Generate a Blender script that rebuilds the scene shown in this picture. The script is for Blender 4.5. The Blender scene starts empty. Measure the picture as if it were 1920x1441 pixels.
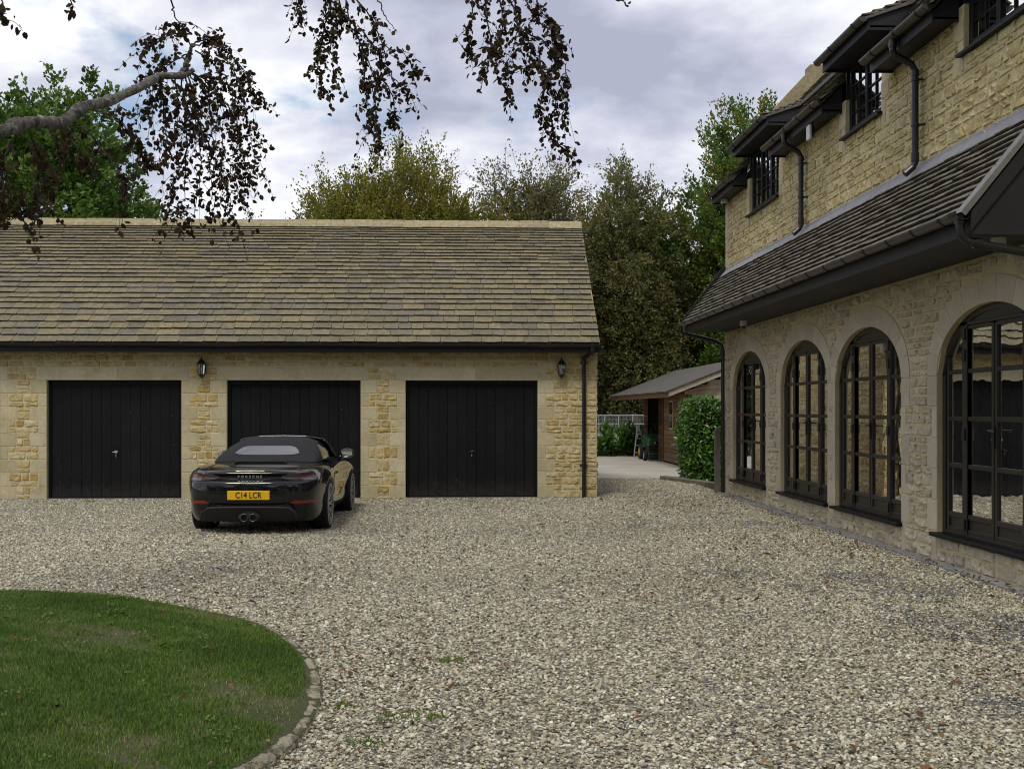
import bpy, math, random
import numpy as np
from mathutils import Vector, Matrix
from mathutils.bvhtree import BVHTree

random.seed(7)
RNG = np.random.default_rng(7)
U = random.uniform
SC = bpy.context.scene
COL = SC.collection

# ------------------------------------------------------------------ camera
PSI = math.atan(87 / 2200)
CAMZ = 1.51
cd = bpy.data.cameras.new('camera')
cam = bpy.data.objects.new('camera', cd)
COL.objects.link(cam)
cam.location = (0, 0, CAMZ)
cam.rotation_euler = (math.pi / 2, 0, -PSI)
cd.sensor_fit = 'HORIZONTAL'
cd.sensor_width = 36
cd.lens = 41.25
cd.shift_y = 0.0242
cd.clip_start = 0.05
cd.clip_end = 2000
SC.camera = cam

# ------------------------------------------------------------------ sky and sun
SUN_EL, SUN_AZ = math.radians(56), math.radians(203)     # azimuth clockwise from +Y: behind the camera, a little to its left
w = bpy.data.worlds.new('World')
SC.world = w
w.use_nodes = True
nt = w.node_tree
nt.nodes.clear()
N, Lk = nt.nodes.new, nt.links.new


def wn(t, **k):
    n = N(t)
    for a, b in k.items():
        setattr(n, a, b)
    return n


out = N('ShaderNodeOutputWorld')
sky = wn('ShaderNodeTexSky', sky_type='NISHITA', sun_disc=False, sun_elevation=SUN_EL, sun_rotation=SUN_AZ)
bg1 = N('ShaderNodeBackground'); bg1.inputs[1].default_value = 0.11
Lk(sky.outputs[0], bg1.inputs[0])
tc = N('ShaderNodeTexCoord')
sep = N('ShaderNodeSeparateXYZ'); Lk(tc.outputs['Generated'], sep.inputs[0])
mx = wn('ShaderNodeMath', operation='MAXIMUM'); Lk(sep.outputs[2], mx.inputs[0]); mx.inputs[1].default_value = 0.0
ad = wn('ShaderNodeMath', operation='ADD'); Lk(mx.outputs[0], ad.inputs[0]); ad.inputs[1].default_value = 0.27
dx = wn('ShaderNodeMath', operation='DIVIDE'); Lk(sep.outputs[0], dx.inputs[0]); Lk(ad.outputs[0], dx.inputs[1])
dy = wn('ShaderNodeMath', operation='DIVIDE'); Lk(sep.outputs[1], dy.inputs[0]); Lk(ad.outputs[0], dy.inputs[1])
cmb = N('ShaderNodeCombineXYZ'); Lk(dx.outputs[0], cmb.inputs[0]); Lk(dy.outputs[0], cmb.inputs[1])


def cloudnoise(scale, off, detail, rough, dist=0.0):
    mp = N('ShaderNodeMapping'); mp.inputs['Location'].default_value = off
    Lk(cmb.outputs[0], mp.inputs[0])
    n = N('ShaderNodeTexNoise'); n.inputs['Scale'].default_value = scale; n.inputs['Detail'].default_value = detail
    n.inputs['Roughness'].default_value = rough; n.inputs['Distortion'].default_value = dist
    Lk(mp.outputs[0], n.inputs['Vector'])
    return n.outputs['Fac']


def wramp(fac, stops):
    r = N('ShaderNodeValToRGB'); e = r.color_ramp.elements
    for i, (p, c) in enumerate(stops):
        el = e[i] if i < 2 else e.new(p)
        el.position = p; el.color = c if len(c) == 4 else (*c, 1)
    Lk(fac, r.inputs[0])
    return r.outputs[0]


cover = wramp(cloudnoise(1.9, (24.1, 13.2, 0), 9, 0.56, 0.15), [(0.30, (0, 0, 0)), (0.40, (1, 1, 1))])
n1_ = wn('ShaderNodeMath', operation='MULTIPLY'); Lk(cloudnoise(1.2, (2.1, 9.4, 0), 6, 0.5, 0.2), n1_.inputs[0]); n1_.inputs[1].default_value = 0.6
n2_ = wn('ShaderNodeMath', operation='MULTIPLY_ADD'); Lk(cloudnoise(3.4, (4.7, 9.2, 0), 10, 0.55, 0.1), n2_.inputs[0]); n2_.inputs[1].default_value = 0.4; Lk(n1_.outputs[0], n2_.inputs[2])
shade = wramp(n2_.outputs[0],
              [(0.41, (0.355, 0.375, 0.48)), (0.465, (0.50, 0.52, 0.62)), (0.505, (0.65, 0.665, 0.735)), (0.555, (0.84, 0.85, 0.88))])
bg2 = N('ShaderNodeBackground'); bg2.inputs[1].default_value = 1.0
Lk(shade, bg2.inputs[0])
mixs = N('ShaderNodeMixShader')
Lk(cover, mixs.inputs[0]); Lk(bg1.outputs[0], mixs.inputs[1]); Lk(bg2.outputs[0], mixs.inputs[2]); Lk(mixs.outputs[0], out.inputs[0])

sl = bpy.data.lights.new('sun', 'SUN')
sl.energy = 1.5
sl.angle = math.radians(14)
sl.color = (1.0, 0.95, 0.82)
sun = bpy.data.objects.new('sun', sl)
COL.objects.link(sun)
sdir = Vector((math.sin(SUN_AZ) * math.cos(SUN_EL), math.cos(SUN_AZ) * math.cos(SUN_EL), math.sin(SUN_EL)))
sun.rotation_euler = sdir.to_track_quat('Z', 'Y').to_euler()

vs = SC.view_settings
vs.view_transform = 'Standard'; vs.look = 'None'; vs.exposure = 0.34; vs.gamma = 1.0; vs.use_curve_mapping = False
SC.render.engine = 'CYCLES'
SC.cycles.use_denoising = True
SC.cycles.filter_width = 1.1
SC.cycles.max_bounces = 5
SC.cycles.diffuse_bounces = 2
SC.cycles.glossy_bounces = 3
SC.cycles.transmission_bounces = 2
SC.cycles.transparent_max_bounces = 12
SC.cycles.caustics_reflective = False
SC.cycles.caustics_refractive = False


# ------------------------------------------------------------------ helpers
def project(p):
    """pixel position in the 1920 x 1441 frame and depth, used to choose which pieces show largest"""
    c, s = math.cos(PSI), math.sin(PSI)
    cx, cy = p[0] * c - p[1] * s, p[0] * s + p[1] * c
    if cy < 0.1:
        return (-9e3, -9e3, 0.1)
    return (960 + 2200 * cx / cy, 767 - 2200 * (p[2] - CAMZ) / cy, cy)


def in_frame(p, m=10):
    x, y, d = project(p)
    return -m < x < 1920 + m and -m < y < 1441 + m


INV = {}


def thing(name, label, cat, loc=(0, 0, 0), group=None, kind=None, rotz=0.0, local=False):
    o = bpy.data.objects.new(name, None)
    COL.objects.link(o)
    o.empty_display_size = 0.2
    o.location = loc
    o.rotation_euler = (0, 0, rotz)
    tag(o, label, cat, group, kind)
    if not local:
        INV[o.name] = Matrix.Translation(-Vector(loc))
    return o


def tag(o, label=None, cat=None, group=None, kind=None):
    if label: o['label'] = label
    if cat: o['category'] = cat
    if group: o['group'] = group
    if kind: o['kind'] = kind
    return o


def par(o, p):
    if p is not None:
        o.parent = p
        if p.name in INV:
            o.matrix_parent_inverse = INV[p.name]
    return o


def link(name, me, parent=None, mats=None, smooth=False):
    if mats is not None:
        for m in (mats if isinstance(mats, (list, tuple)) else [mats]):
            me.materials.append(m)
    if smooth:
        me.polygons.foreach_set('use_smooth', [True] * len(me.polygons))
    o = bpy.data.objects.new(name, me)
    COL.objects.link(o)
    return par(o, parent)


class MB:
    def __init__(s):
        s.v = []; s.f = []; s.m = []; s.r = []; s.use_r = False

    def add(s, V, F, m=0, r=None):
        b = len(s.v)
        s.v.extend(tuple(p) for p in V)
        s.f.extend(tuple(b + i for i in f) for f in F)
        s.m.extend([m] * len(F))
        if r is not None: s.use_r = True
        s.r.extend([0.5 if r is None else r] * len(V))
        return s

    def box(s, x0, x1, y0, y1, z0, z1, b=0.0, m=0, r=None):
        if x0 > x1: x0, x1 = x1, x0
        if y0 > y1: y0, y1 = y1, y0
        if z0 > z1: z0, z1 = z1, z0
        if b <= 0:
            V = [(x0, y0, z0), (x1, y0, z0), (x1, y1, z0), (x0, y1, z0), (x0, y0, z1), (x1, y0, z1), (x1, y1, z1), (x0, y1, z1)]
            F = [(0, 3, 2, 1), (4, 5, 6, 7), (0, 1, 5, 4), (1, 2, 6, 5), (2, 3, 7, 6), (3, 0, 4, 7)]
            return s.add(V, F, m, r)
        b = min(b, (x1 - x0) / 2.01, (y1 - y0) / 2.01, (z1 - z0) / 2.01)
        V = []; ix = {}
        for i, X in enumerate((x0, x1)):
            for j, Y in enumerate((y0, y1)):
                for k, Z in enumerate((z0, z1)):
                    ax = (b if i == 0 else -b, b if j == 0 else -b, b if k == 0 else -b)
                    for a in range(3):                       # vertex lying on the face normal to axis a
                        q = [X, Y, Z]
                        for c in range(3):
                            if c != a: q[c] += ax[c]
                        ix[(i, j, k, a)] = len(V); V.append(tuple(q))
        F = []
        for a in range(3):
            o1, o2 = [(1, 2), (2, 0), (0, 1)][a]
            for sd in (0, 1):
                def key(p, q):
                    t = [0, 0, 0]; t[a] = sd; t[o1] = p; t[o2] = q
                    return ix[(*t, a)]
                f = [key(0, 0), key(1, 0), key(1, 1), key(0, 1)]
                F.append(tuple(f if sd else f[::-1]))
            for p in (0, 1):
                for q in (0, 1):
                    def kk(e, face):
                        t = [0, 0, 0]; t[a] = e; t[o1] = p; t[o2] = q
                        return ix[(*t, face)]
                    f = [kk(0, o1), kk(1, o1), kk(1, o2), kk(0, o2)]
                    F.append(tuple(f if p == q else f[::-1]))
        for i in (0, 1):
            for j in (0, 1):
                for k in (0, 1):
                    f = [ix[(i, j, k, 0)], ix[(i, j, k, 1)], ix[(i, j, k, 2)]]
                    F.append(tuple(f if (i + j + k) % 2 else f[::-1]))
        return s.add(V, F, m, r)

    def tube(s, pts, rad, n=8, cap=True, m=0, r=None):
        pts = [Vector(p) for p in pts]
        if not isinstance(rad, (list, tuple)): rad = [rad] * len(pts)
        V = []; F = []
        up = None
        for i, p in enumerate(pts):
            t = (pts[min(i + 1, len(pts) - 1)] - pts[max(i - 1, 0)])
            t = t.normalized() if t.length > 1e-9 else Vector((0, 0, 1))
            if up is None:
                up = t.orthogonal().normalized()
            up = (up - t * up.dot(t))
            up = up.normalized() if up.length > 1e-6 else t.orthogonal().normalized()
            sd = t.cross(up)
            for k in range(n):
                a = 2 * math.pi * k / n
                V.append(p + (up * math.cos(a) + sd * math.sin(a)) * rad[i])
        for i in range(len(pts) - 1):
            for k in range(n):
                F.append((i * n + k, i * n + (k + 1) % n, (i + 1) * n + (k + 1) % n, (i + 1) * n + k))
        if cap:
            F.append(tuple(range(n))[::-1]); F.append(tuple((len(pts) - 1) * n + k for k in range(n)))
        return s.add(V, F, m, r)

    def prism(s, prof, fn, a, b, m=0, r=None):
        """closed 2-D profile swept from a to b; fn(u, v, t) -> xyz"""
        n = len(prof)
        V = [fn(u, v, a) for u, v in prof] + [fn(u, v, b) for u, v in prof]
        F = [(i, (i + 1) % n, n + (i + 1) % n, n + i) for i in range(n)] + [tuple(range(n))[::-1], tuple(range(n, 2 * n))]
        return s.add(V, F, m, r)

    def lathe(s, prof, fn, n=24, m=0, r=None, closed=False):
        """profile (radius, height) spun; fn(x, y, h) -> xyz"""
        k = len(prof)
        V = [fn(p[0] * math.cos(2 * math.pi * i / n), p[0] * math.sin(2 * math.pi * i / n), p[1]) for i in range(n) for p in prof]
        F = []
        for i in range(n):
            j = (i + 1) % n
            for q in range(k if closed else k - 1):
                q2 = (q + 1) % k
                F.append((i * k + q, j * k + q, j * k + q2, i * k + q2))
        return s.add(V, F, m, r)

    def build(s, name, mats, parent=None, smooth=False, fix=True):
        me = bpy.data.meshes.new(name)
        me.from_pydata(s.v, [], s.f)
        if len(set(s.m)) > 1:
            me.polygons.foreach_set('material_index', s.m)
        if s.use_r:
            me.attributes.new('rnd', 'FLOAT', 'POINT').data.foreach_set('value', s.r)
        me.update()
        if fix and len(s.f) < 4000:
            import bmesh
            bm = bmesh.new(); bm.from_mesh(me)
            bmesh.ops.recalc_face_normals(bm, faces=bm.faces)
            bm.to_mesh(me); bm.free()
        return link(name, me, parent, mats, smooth)


def npmesh(name, V, F, rnd=None, mats=None, parent=None, smooth=False):
    me = bpy.data.meshes.new(name)
    V = np.asarray(V, np.float32); F = np.asarray(F, np.int32)
    k = F.shape[1]
    me.vertices.add(len(V)); me.vertices.foreach_set('co', V.ravel())
    me.loops.add(F.size); me.loops.foreach_set('vertex_index', F.ravel())
    me.polygons.add(len(F)); me.polygons.foreach_set('loop_start', np.arange(0, F.size, k, dtype=np.int32))
    me.update(calc_edges=True)
    if rnd is not None:
        me.attributes.new('rnd', 'FLOAT', 'POINT').data.foreach_set('value', np.asarray(rnd, np.float32))
    me.validate()
    return link(name, me, parent, mats, smooth)


# ------------------------------------------------------------------ materials
def newmat(name):
    m = bpy.data.materials.new(name); m.use_nodes = True
    t = m.node_tree
    return m, t, t.nodes['Principled BSDF']


def nd(t, kind, **k):
    n = t.nodes.new(kind)
    for a, b in k.items():
        if a in n.inputs.keys():
            n.inputs[a].default_value = b
        else:
            setattr(n, a, b)
    return n


def vary(t, base_socket, var, scale, detail=6, rough=0.6, vec=None):
    """multiply a colour by noise in world space"""
    g = vec or nd(t, 'ShaderNodeNewGeometry').outputs['Position']
    n = nd(t, 'ShaderNodeTexNoise', Scale=scale, Detail=detail, Roughness=rough)
    t.links.new(g, n.inputs['Vector'])
    mr = nd(t, 'ShaderNodeMapRange'); mr.inputs[1].default_value = 0.3; mr.inputs[2].default_value = 0.7
    mr.inputs[3].default_value = 1 - var; mr.inputs[4].default_value = 1 + var
    t.links.new(n.outputs['Fac'], mr.inputs[0])
    mu = nd(t, 'ShaderNodeVectorMath', operation='SCALE')
    t.links.new(base_socket, mu.inputs[0]); t.links.new(mr.outputs[0], mu.inputs['Scale'])
    return mu.outputs[0]


def bumpit(t, b, strength, scale, dist=0.01, detail=6, kind='noise'):
    g = nd(t, 'ShaderNodeNewGeometry').outputs['Position']
    n = nd(t, 'ShaderNodeTexNoise', Scale=scale, Detail=detail, Roughness=0.65)
    t.links.new(g, n.inputs['Vector'])
    bp = nd(t, 'ShaderNodeBump', Strength=strength, Distance=dist)
    t.links.new(n.outputs['Fac'], bp.inputs['Height']); t.links.new(bp.outputs[0], b.inputs['Normal'])


def rgb(t, c):
    n = nd(t, 'ShaderNodeRGB'); n.outputs[0].default_value = (*c, 1)
    return n.outputs[0]


def ramp(t, fac, cols, pos=None, const=False):
    r = nd(t, 'ShaderNodeValToRGB'); e = r.color_ramp.elements
    if const: r.color_ramp.interpolation = 'CONSTANT'
    for i, c in enumerate(cols):
        p = pos[i] if pos else i / max(1, len(cols) - 1)
        el = e[i] if i < 2 else e.new(p)
        el.position = p; el.color = (*c, 1)
    t.links.new(fac, r.inputs[0])
    return r.outputs[0]


def mixc(t, fac, a, b, mode='MIX'):
    m = nd(t, 'ShaderNodeMix', data_type='RGBA', blend_type=mode)
    if isinstance(fac, (int, float)): m.inputs[0].default_value = fac
    else: t.links.new(fac, m.inputs[0])
    for s_, i in ((a, 6), (b, 7)):
        if isinstance(s_, tuple): m.inputs[i].default_value = (*s_, 1)
        else: t.links.new(s_, m.inputs[i])
    return m.outputs[2]


def mat(name, col, rough=0.7, var=0.15, vscale=5.0, bump=0.0, bscale=60.0, bdist=0.005, spec=0.4, metal=0.0, coat=0.0, streak=None):
    m, t, b = newmat(name)
    c = rgb(t, col)
    if var > 0:
        c = vary(t, c, var, vscale)
        c = vary(t, c, var * 0.6, vscale * 9)
    if streak:                                              # vertical weather streaks and dirt, strength
        g = nd(t, 'ShaderNodeNewGeometry').outputs['Position']
        mp = nd(t, 'ShaderNodeMapping'); mp.inputs['Scale'].default_value = (9, 9, 0.7); t.links.new(g, mp.inputs[0])
        c = vary(t, c, streak, 1.0, vec=mp.outputs[0])
    t.links.new(c, b.inputs['Base Color'])
    b.inputs['Roughness'].default_value = rough; b.inputs['Specular IOR Level'].default_value = spec
    b.inputs['Metallic'].default_value = metal; b.inputs['Coat Weight'].default_value = coat; b.inputs['Coat Roughness'].default_value = 0.03
    if bump > 0: bumpit(t, b, bump, bscale, bdist)
    return m


def rmat(name, cols, src='obj', rough=0.85, var=0.24, vscale=14.0, bump=0.5, bscale=45.0, bdist=0.012, pos=None, stain=None, spec=0.25):
    """per-piece colour from the object's own random number or the mesh attribute rnd"""
    m, t, b = newmat(name)
    if src == 'obj': f = nd(t, 'ShaderNodeObjectInfo').outputs['Random']
    else: f = nd(t, 'ShaderNodeAttribute', attribute_name='rnd').outputs['Fac']
    c = ramp(t, f, cols, pos)
    c = vary(t, c, var, vscale)
    c = vary(t, c, var * 0.8, vscale * 6)
    if stain:                                               # lichen, damp and rust blotches: colour, amount threshold, scale
        for scol, lo, hi, sc_ in stain:
            g = nd(t, 'ShaderNodeNewGeometry').outputs['Position']
            n = nd(t, 'ShaderNodeTexNoise', Scale=sc_, Detail=8, Roughness=0.65); t.links.new(g, n.inputs['Vector'])
            mr = nd(t, 'ShaderNodeMapRange'); mr.inputs[1].default_value = lo; mr.inputs[2].default_value = hi
            mr.inputs[3].default_value = 0; mr.inputs[4].default_value = 0.75; t.links.new(n.outputs['Fac'], mr.inputs[0])
            c = mixc(t, mr.outputs[0], c, scol)
    t.links.new(c, b.inputs['Base Color'])
    b.inputs['Roughness'].default_value = rough; b.inputs['Specular IOR Level'].default_value = spec
    if bump > 0: bumpit(t, b, bump, bscale, bdist)
    return m


def leafmat(name, cols, trans=0.3, rough=0.55, spec=0.3, pos=None):
    m, t, b = newmat(name)
    f = nd(t, 'ShaderNodeAttribute', attribute_name='rnd').outputs['Fac']
    c = ramp(t, f, cols, pos)
    t.links.new(c, b.inputs['Base Color'])
    b.inputs['Roughness'].default_value = rough; b.inputs['Specular IOR Level'].default_value = spec
    tr = nd(t, 'ShaderNodeBsdfTranslucent')
    t.links.new(c, tr.inputs[0])
    mx_ = nd(t, 'ShaderNodeMixShader'); mx_.inputs[0].default_value = trans
    t.links.new(b.outputs[0], mx_.inputs[1]); t.links.new(tr.outputs[0], mx_.inputs[2])
    t.links.new(mx_.outputs[0], t.nodes['Material Output'].inputs[0])
    return m


def glassmat(name, tint=(0.9, 0.93, 0.95), wob=0.03, wscale=3.0, ior=1.55):
    m, t, b = newmat(name)
    t.nodes.remove(b)
    fr = nd(t, 'ShaderNodeFresnel', IOR=ior)
    mu = nd(t, 'ShaderNodeMath', operation='MULTIPLY'); mu.inputs[1].default_value = 4.2; mu.use_clamp = True
    t.links.new(fr.outputs[0], mu.inputs[0])
    tr = nd(t, 'ShaderNodeBsdfTransparent'); tr.inputs[0].default_value = (*tint, 1)
    gl = nd(t, 'ShaderNodeBsdfGlossy', Roughness=0.015)
    g = nd(t, 'ShaderNodeNewGeometry').outputs['Position']
    n = nd(t, 'ShaderNodeTexNoise', Scale=wscale, Detail=2.0); t.links.new(g, n.inputs['Vector'])
    bp = nd(t, 'ShaderNodeBump', Strength=1.0, Distance=wob); t.links.new(n.outputs['Fac'], bp.inputs['Height'])
    t.links.new(bp.outputs[0], gl.inputs['Normal'])
    mx_ = nd(t, 'ShaderNodeMixShader')
    t.links.new(mu.outputs[0], mx_.inputs[0]); t.links.new(tr.outputs[0], mx_.inputs[1]); t.links.new(gl.outputs[0], mx_.inputs[2])
    t.links.new(mx_.outputs[0], t.nodes['Material Output'].inputs[0])
    return m


GOLD = [(0.459, 0.335, 0.133), (0.520, 0.411, 0.195), (0.561, 0.467, 0.256), (0.408, 0.269, 0.085), (0.551, 0.446, 0.224), (0.490, 0.370, 0.156), (0.592, 0.507, 0.304)]
PALE = [(0.500, 0.416, 0.214), (0.561, 0.477, 0.266), (0.449, 0.361, 0.171), (0.530, 0.441, 0.228), (0.592, 0.512, 0.309), (0.418, 0.350, 0.195), (0.510, 0.406, 0.180)]
SLATE = [(0.168, 0.146, 0.094), (0.20, 0.17, 0.104), (0.153, 0.138, 0.097), (0.222, 0.184, 0.106), (0.145, 0.134, 0.111), (0.183, 0.157, 0.097), (0.13, 0.117, 0.085), (0.21, 0.177, 0.104)]
GREYTILE = [(0.135, 0.125, 0.105), (0.175, 0.16, 0.13), (0.11, 0.10, 0.09), (0.20, 0.18, 0.145), (0.15, 0.135, 0.11)]
gold_st = [((0.27, 0.15, 0.045), 0.60, 0.72, 5.0), ((0.50, 0.44, 0.32), 0.58, 0.75, 9.0)]
pale_st = [((0.30, 0.20, 0.085), 0.62, 0.74, 4.0), ((0.30, 0.27, 0.21), 0.60, 0.75, 1.6)]
slate_st = [((0.09, 0.082, 0.058), 0.55, 0.72, 1.3), ((0.27, 0.23, 0.135), 0.58, 0.72, 6.0), ((0.14, 0.15, 0.06), 0.62, 0.72, 2.6)]
grey_st = [((0.40, 0.40, 0.36), 0.64, 0.70, 22.0), ((0.25, 0.13, 0.04), 0.70, 0.76, 9.0), ((0.07, 0.075, 0.04), 0.58, 0.74, 3.0)]
M = {}
for s_ in ('obj', 'attr'):
    M['gold_' + s_] = rmat('golden_stone_' + s_, GOLD, s_, stain=gold_st, bump=0.8, bscale=38, bdist=0.02)
    M['pale_' + s_] = rmat('buff_stone_' + s_, PALE, s_, stain=pale_st, bump=0.8, bscale=34, bdist=0.02)
    M['slate_' + s_] = rmat('stone_slate_' + s_, SLATE, s_, stain=slate_st, bump=0.5, bscale=50)
    M['greytile_' + s_] = rmat('grey_stone_tile_' + s_, GREYTILE, s_, stain=grey_st, bump=0.7, bscale=60)
CREAM = [(0.510, 0.443, 0.327), (0.571, 0.502, 0.386), (0.459, 0.394, 0.282), (0.541, 0.468, 0.342), (0.428, 0.369, 0.277), (0.592, 0.522, 0.406)]
for s_ in ('obj', 'attr'):
    M['cream_' + s_] = rmat('cream_rubble_' + s_, CREAM, s_, stain=[((0.27, 0.245, 0.19), 0.55, 0.72, 1.8), ((0.38, 0.29, 0.15), 0.62, 0.74, 5.0)], bump=0.8, bscale=34, bdist=0.02)
M['quoin'] = rmat('smooth_buff_quoin', [(0.479, 0.421, 0.274), (0.541, 0.482, 0.326), (0.428, 0.370, 0.226), (0.510, 0.441, 0.278)], 'obj', var=0.13, vscale=3, bump=0.12, bscale=80, bdist=0.004,
                  stain=[((0.36, 0.25, 0.11), 0.58, 0.74, 1.7), ((0.27, 0.245, 0.19), 0.58, 0.72, 2.9)])
M['housequoin'] = rmat('smooth_pale_quoin', [(0.479, 0.421, 0.322), (0.530, 0.472, 0.360), (0.439, 0.385, 0.288), (0.510, 0.441, 0.336)], 'obj', var=0.09, vscale=3, bump=0.12, bscale=80, bdist=0.004)
M['mortar'] = mat('pale_lime_mortar', (0.530, 0.467, 0.302), 0.95, 0.14, 7, bump=0.5, bscale=70, bdist=0.006)
M['housemortar'] = mat('buff_lime_mortar', (0.551, 0.472, 0.283), 0.95, 0.13, 5, bump=0.6, bscale=50, bdist=0.01)
M['ridge'] = rmat('ridge_stone', [(0.30, 0.255, 0.155), (0.34, 0.29, 0.18), (0.265, 0.22, 0.135)], 'obj', stain=[((0.55, 0.52, 0.44), 0.60, 0.68, 7), ((0.16, 0.14, 0.09), 0.6, 0.72, 3)])
M['blackwood'] = mat('black_painted_wood', (0.0065, 0.0065, 0.0075), 0.5, 0.25, 3, bump=0.12, bscale=25, spec=0.18)
M['blackplastic'] = mat('black_rainwater_plastic', (0.014, 0.014, 0.015), 0.33, 0.15, 6, spec=0.45)
M['darkwood'] = mat('charcoal_painted_board', (0.024, 0.023, 0.027), 0.55, 0.12, 3, spec=0.25)
M['gutter'] = mat('faded_brown_gutter', (0.055, 0.048, 0.040), 0.38, 0.3, 8, spec=0.5)
M['framewood'] = mat('dark_brown_window_frame', (0.022, 0.019, 0.0155), 0.4, 0.12, 4, spec=0.4)
M['lead'] = mat('lead_flashing', (0.20, 0.20, 0.23), 0.5, 0.2, 6, bump=0.2, bscale=15, spec=0.5)
M['zinc'] = mat('grey_metal_capping', (0.22, 0.21, 0.215), 0.42, 0.25, 4, bump=0.15, bscale=12, spec=0.5, metal=0.4)
M['glass'] = glassmat('window_glass', wob=0.0016, wscale=2.6)
M['upglass'] = glassmat('upper_window_glass', wob=0.0008, wscale=3.0, ior=1.7)
M['chrome'] = mat('bright_metal', (0.6, 0.6, 0.6), 0.2, 0.05, 5, metal=1.0)
M['white'] = mat('white_plastic', (0.62, 0.62, 0.60), 0.45, 0.05, 8)
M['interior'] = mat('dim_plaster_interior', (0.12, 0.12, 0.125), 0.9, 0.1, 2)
M['curtain'] = mat('cream_curtain', (0.42, 0.39, 0.33), 0.9, 0.1, 6)
M['black'] = mat('black_void', (0.006, 0.006, 0.006), 0.9, 0)


# ------------------------------------------------------------------ ground, gravel, lawn, kerb
def gz(x, y):
    """height of the gravel: nearly level, a shallow worn hollow where the cars stand"""
    x = np.asarray(x, float); y = np.asarray(y, float)
    z = -0.06 * np.exp(-(((x + 2.6) / 2.6) ** 2 + ((y - 16.3) / 2.3) ** 2))
    z = z + 0.010 * np.sin(x * 1.1 + 0.7) * np.sin(y * 0.9 + 0.4) * np.clip((4.3 - x) / 1.0, 0, 1) * np.clip((19.6 - y) / 1.0, 0, 1)
    return z


def grid_mesh(name, x0, x1, y0, y1, step, zf, mats, cut=None):
    xs = np.linspace(x0, x1, int(round((x1 - x0) / step)) + 1); ys = np.linspace(y0, y1, int(round((y1 - y0) / step)) + 1)
    X, Y = np.meshgrid(xs, ys)
    V = np.stack([X.ravel(), Y.ravel(), np.broadcast_to(zf(X, Y), X.shape).ravel()], 1)
    nx = len(xs)
    i = np.arange(len(ys) - 1)[:, None] * nx + np.arange(nx - 1)[None]
    F = np.stack([i, i + 1, i + 1 + nx, i + nx], -1).reshape(-1, 4)
    return npmesh(name, V, F, None, mats, smooth=True)


# far ground
m, t, b = newmat('rough_meadow')
g = nd(t, 'ShaderNodeNewGeometry').outputs['Position']
n = nd(t, 'ShaderNodeTexNoise', Scale=0.4, Detail=8); t.links.new(g, n.inputs['Vector'])
t.links.new(ramp(t, n.outputs['Fac'], [(0.05, 0.085, 0.02), (0.10, 0.15, 0.035), (0.13, 0.14, 0.06)], [0.3, 0.55, 0.75]), b.inputs['Base Color'])
b.inputs['Roughness'].default_value = 0.95
bumpit(t, b, 0.8, 8, 0.1)
mb = MB(); mb.add([(-900, -900, -0.14), (900, -900, -0.14), (900, 900, -0.14), (-900, 900, -0.14)], [(0, 1, 2, 3)])
tag(mb.build('ground', m), 'rough green meadow ground reaching away behind the garage and the shed', 'ground', kind='structure')

# gravel bed: fine stone chippings between the modelled pebbles
m, t, b = newmat('gravel_bed')
g = nd(t, 'ShaderNodeNewGeometry').outputs['Position']
v1 = nd(t, 'ShaderNodeTexVoronoi', Scale=80.0); t.links.new(g, v1.inputs['Vector'])
sepv = nd(t, 'ShaderNodeSeparateColor'); t.links.new(v1.outputs['Color'], sepv.inputs[0])
GRAV = [(0.051, 0.048, 0.043), (0.172, 0.158, 0.120), (0.505, 0.469, 0.346), (0.343, 0.290, 0.182), (0.677, 0.641, 0.499), (0.212, 0.198, 0.163), (0.808, 0.779, 0.643), (0.505, 0.438, 0.288), (0.136, 0.132, 0.115), (0.747, 0.702, 0.538)]
GPOS = [0.0, 0.06, 0.16, 0.30, 0.45, 0.56, 0.68, 0.80, 0.90, 1.0]
c = ramp(t, sepv.outputs[0], GRAV, GPOS)
c = vary(t, c, 0.12, 0.7)
sc_ = nd(t, 'ShaderNodeVectorMath', operation='SCALE'); sc_.inputs['Scale'].default_value = 0.55  # bed colour dimmed so the gaps between pebbles read as shaded
t.links.new(c, sc_.inputs[0]); t.links.new(sc_.outputs[0], b.inputs['Base Color'])
b.inputs['Roughness'].default_value = 0.9
bp = nd(t, 'ShaderNodeBump', Strength=1.0, Distance=0.012, invert=True); t.links.new(v1.outputs['Distance'], bp.inputs['Height']); t.links.new(bp.outputs[0], b.inputs['Normal'])
M['gravelbed'] = m
drive = grid_mesh('gravel_drive', -16, 4.66, -8, 25.45, 0.22, gz, m)
tag(drive, 'pale gravel forecourt between the garage, the house and the lawn', 'drive', kind='structure')

# pebbles
m, t, b = newmat('gravel_pebble')
oi = nd(t, 'ShaderNodeObjectInfo')
c = ramp(t, oi.outputs['Random'], GRAV, GPOS)
g = nd(t, 'ShaderNodeNewGeometry').outputs['Position']
n = nd(t, 'ShaderNodeTexNoise', Scale=0.85, Detail=5.0, Roughness=0.62, Distortion=0.6)
mp = nd(t, 'ShaderNodeMapping'); mp.inputs['Location'].default_value = (5.2, 3.4, 0); mp.inputs['Scale'].default_value = (1, 0.75, 0)
t.links.new(g, mp.inputs[0]); t.links.new(mp.outputs[0], n.inputs['Vector'])
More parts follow.
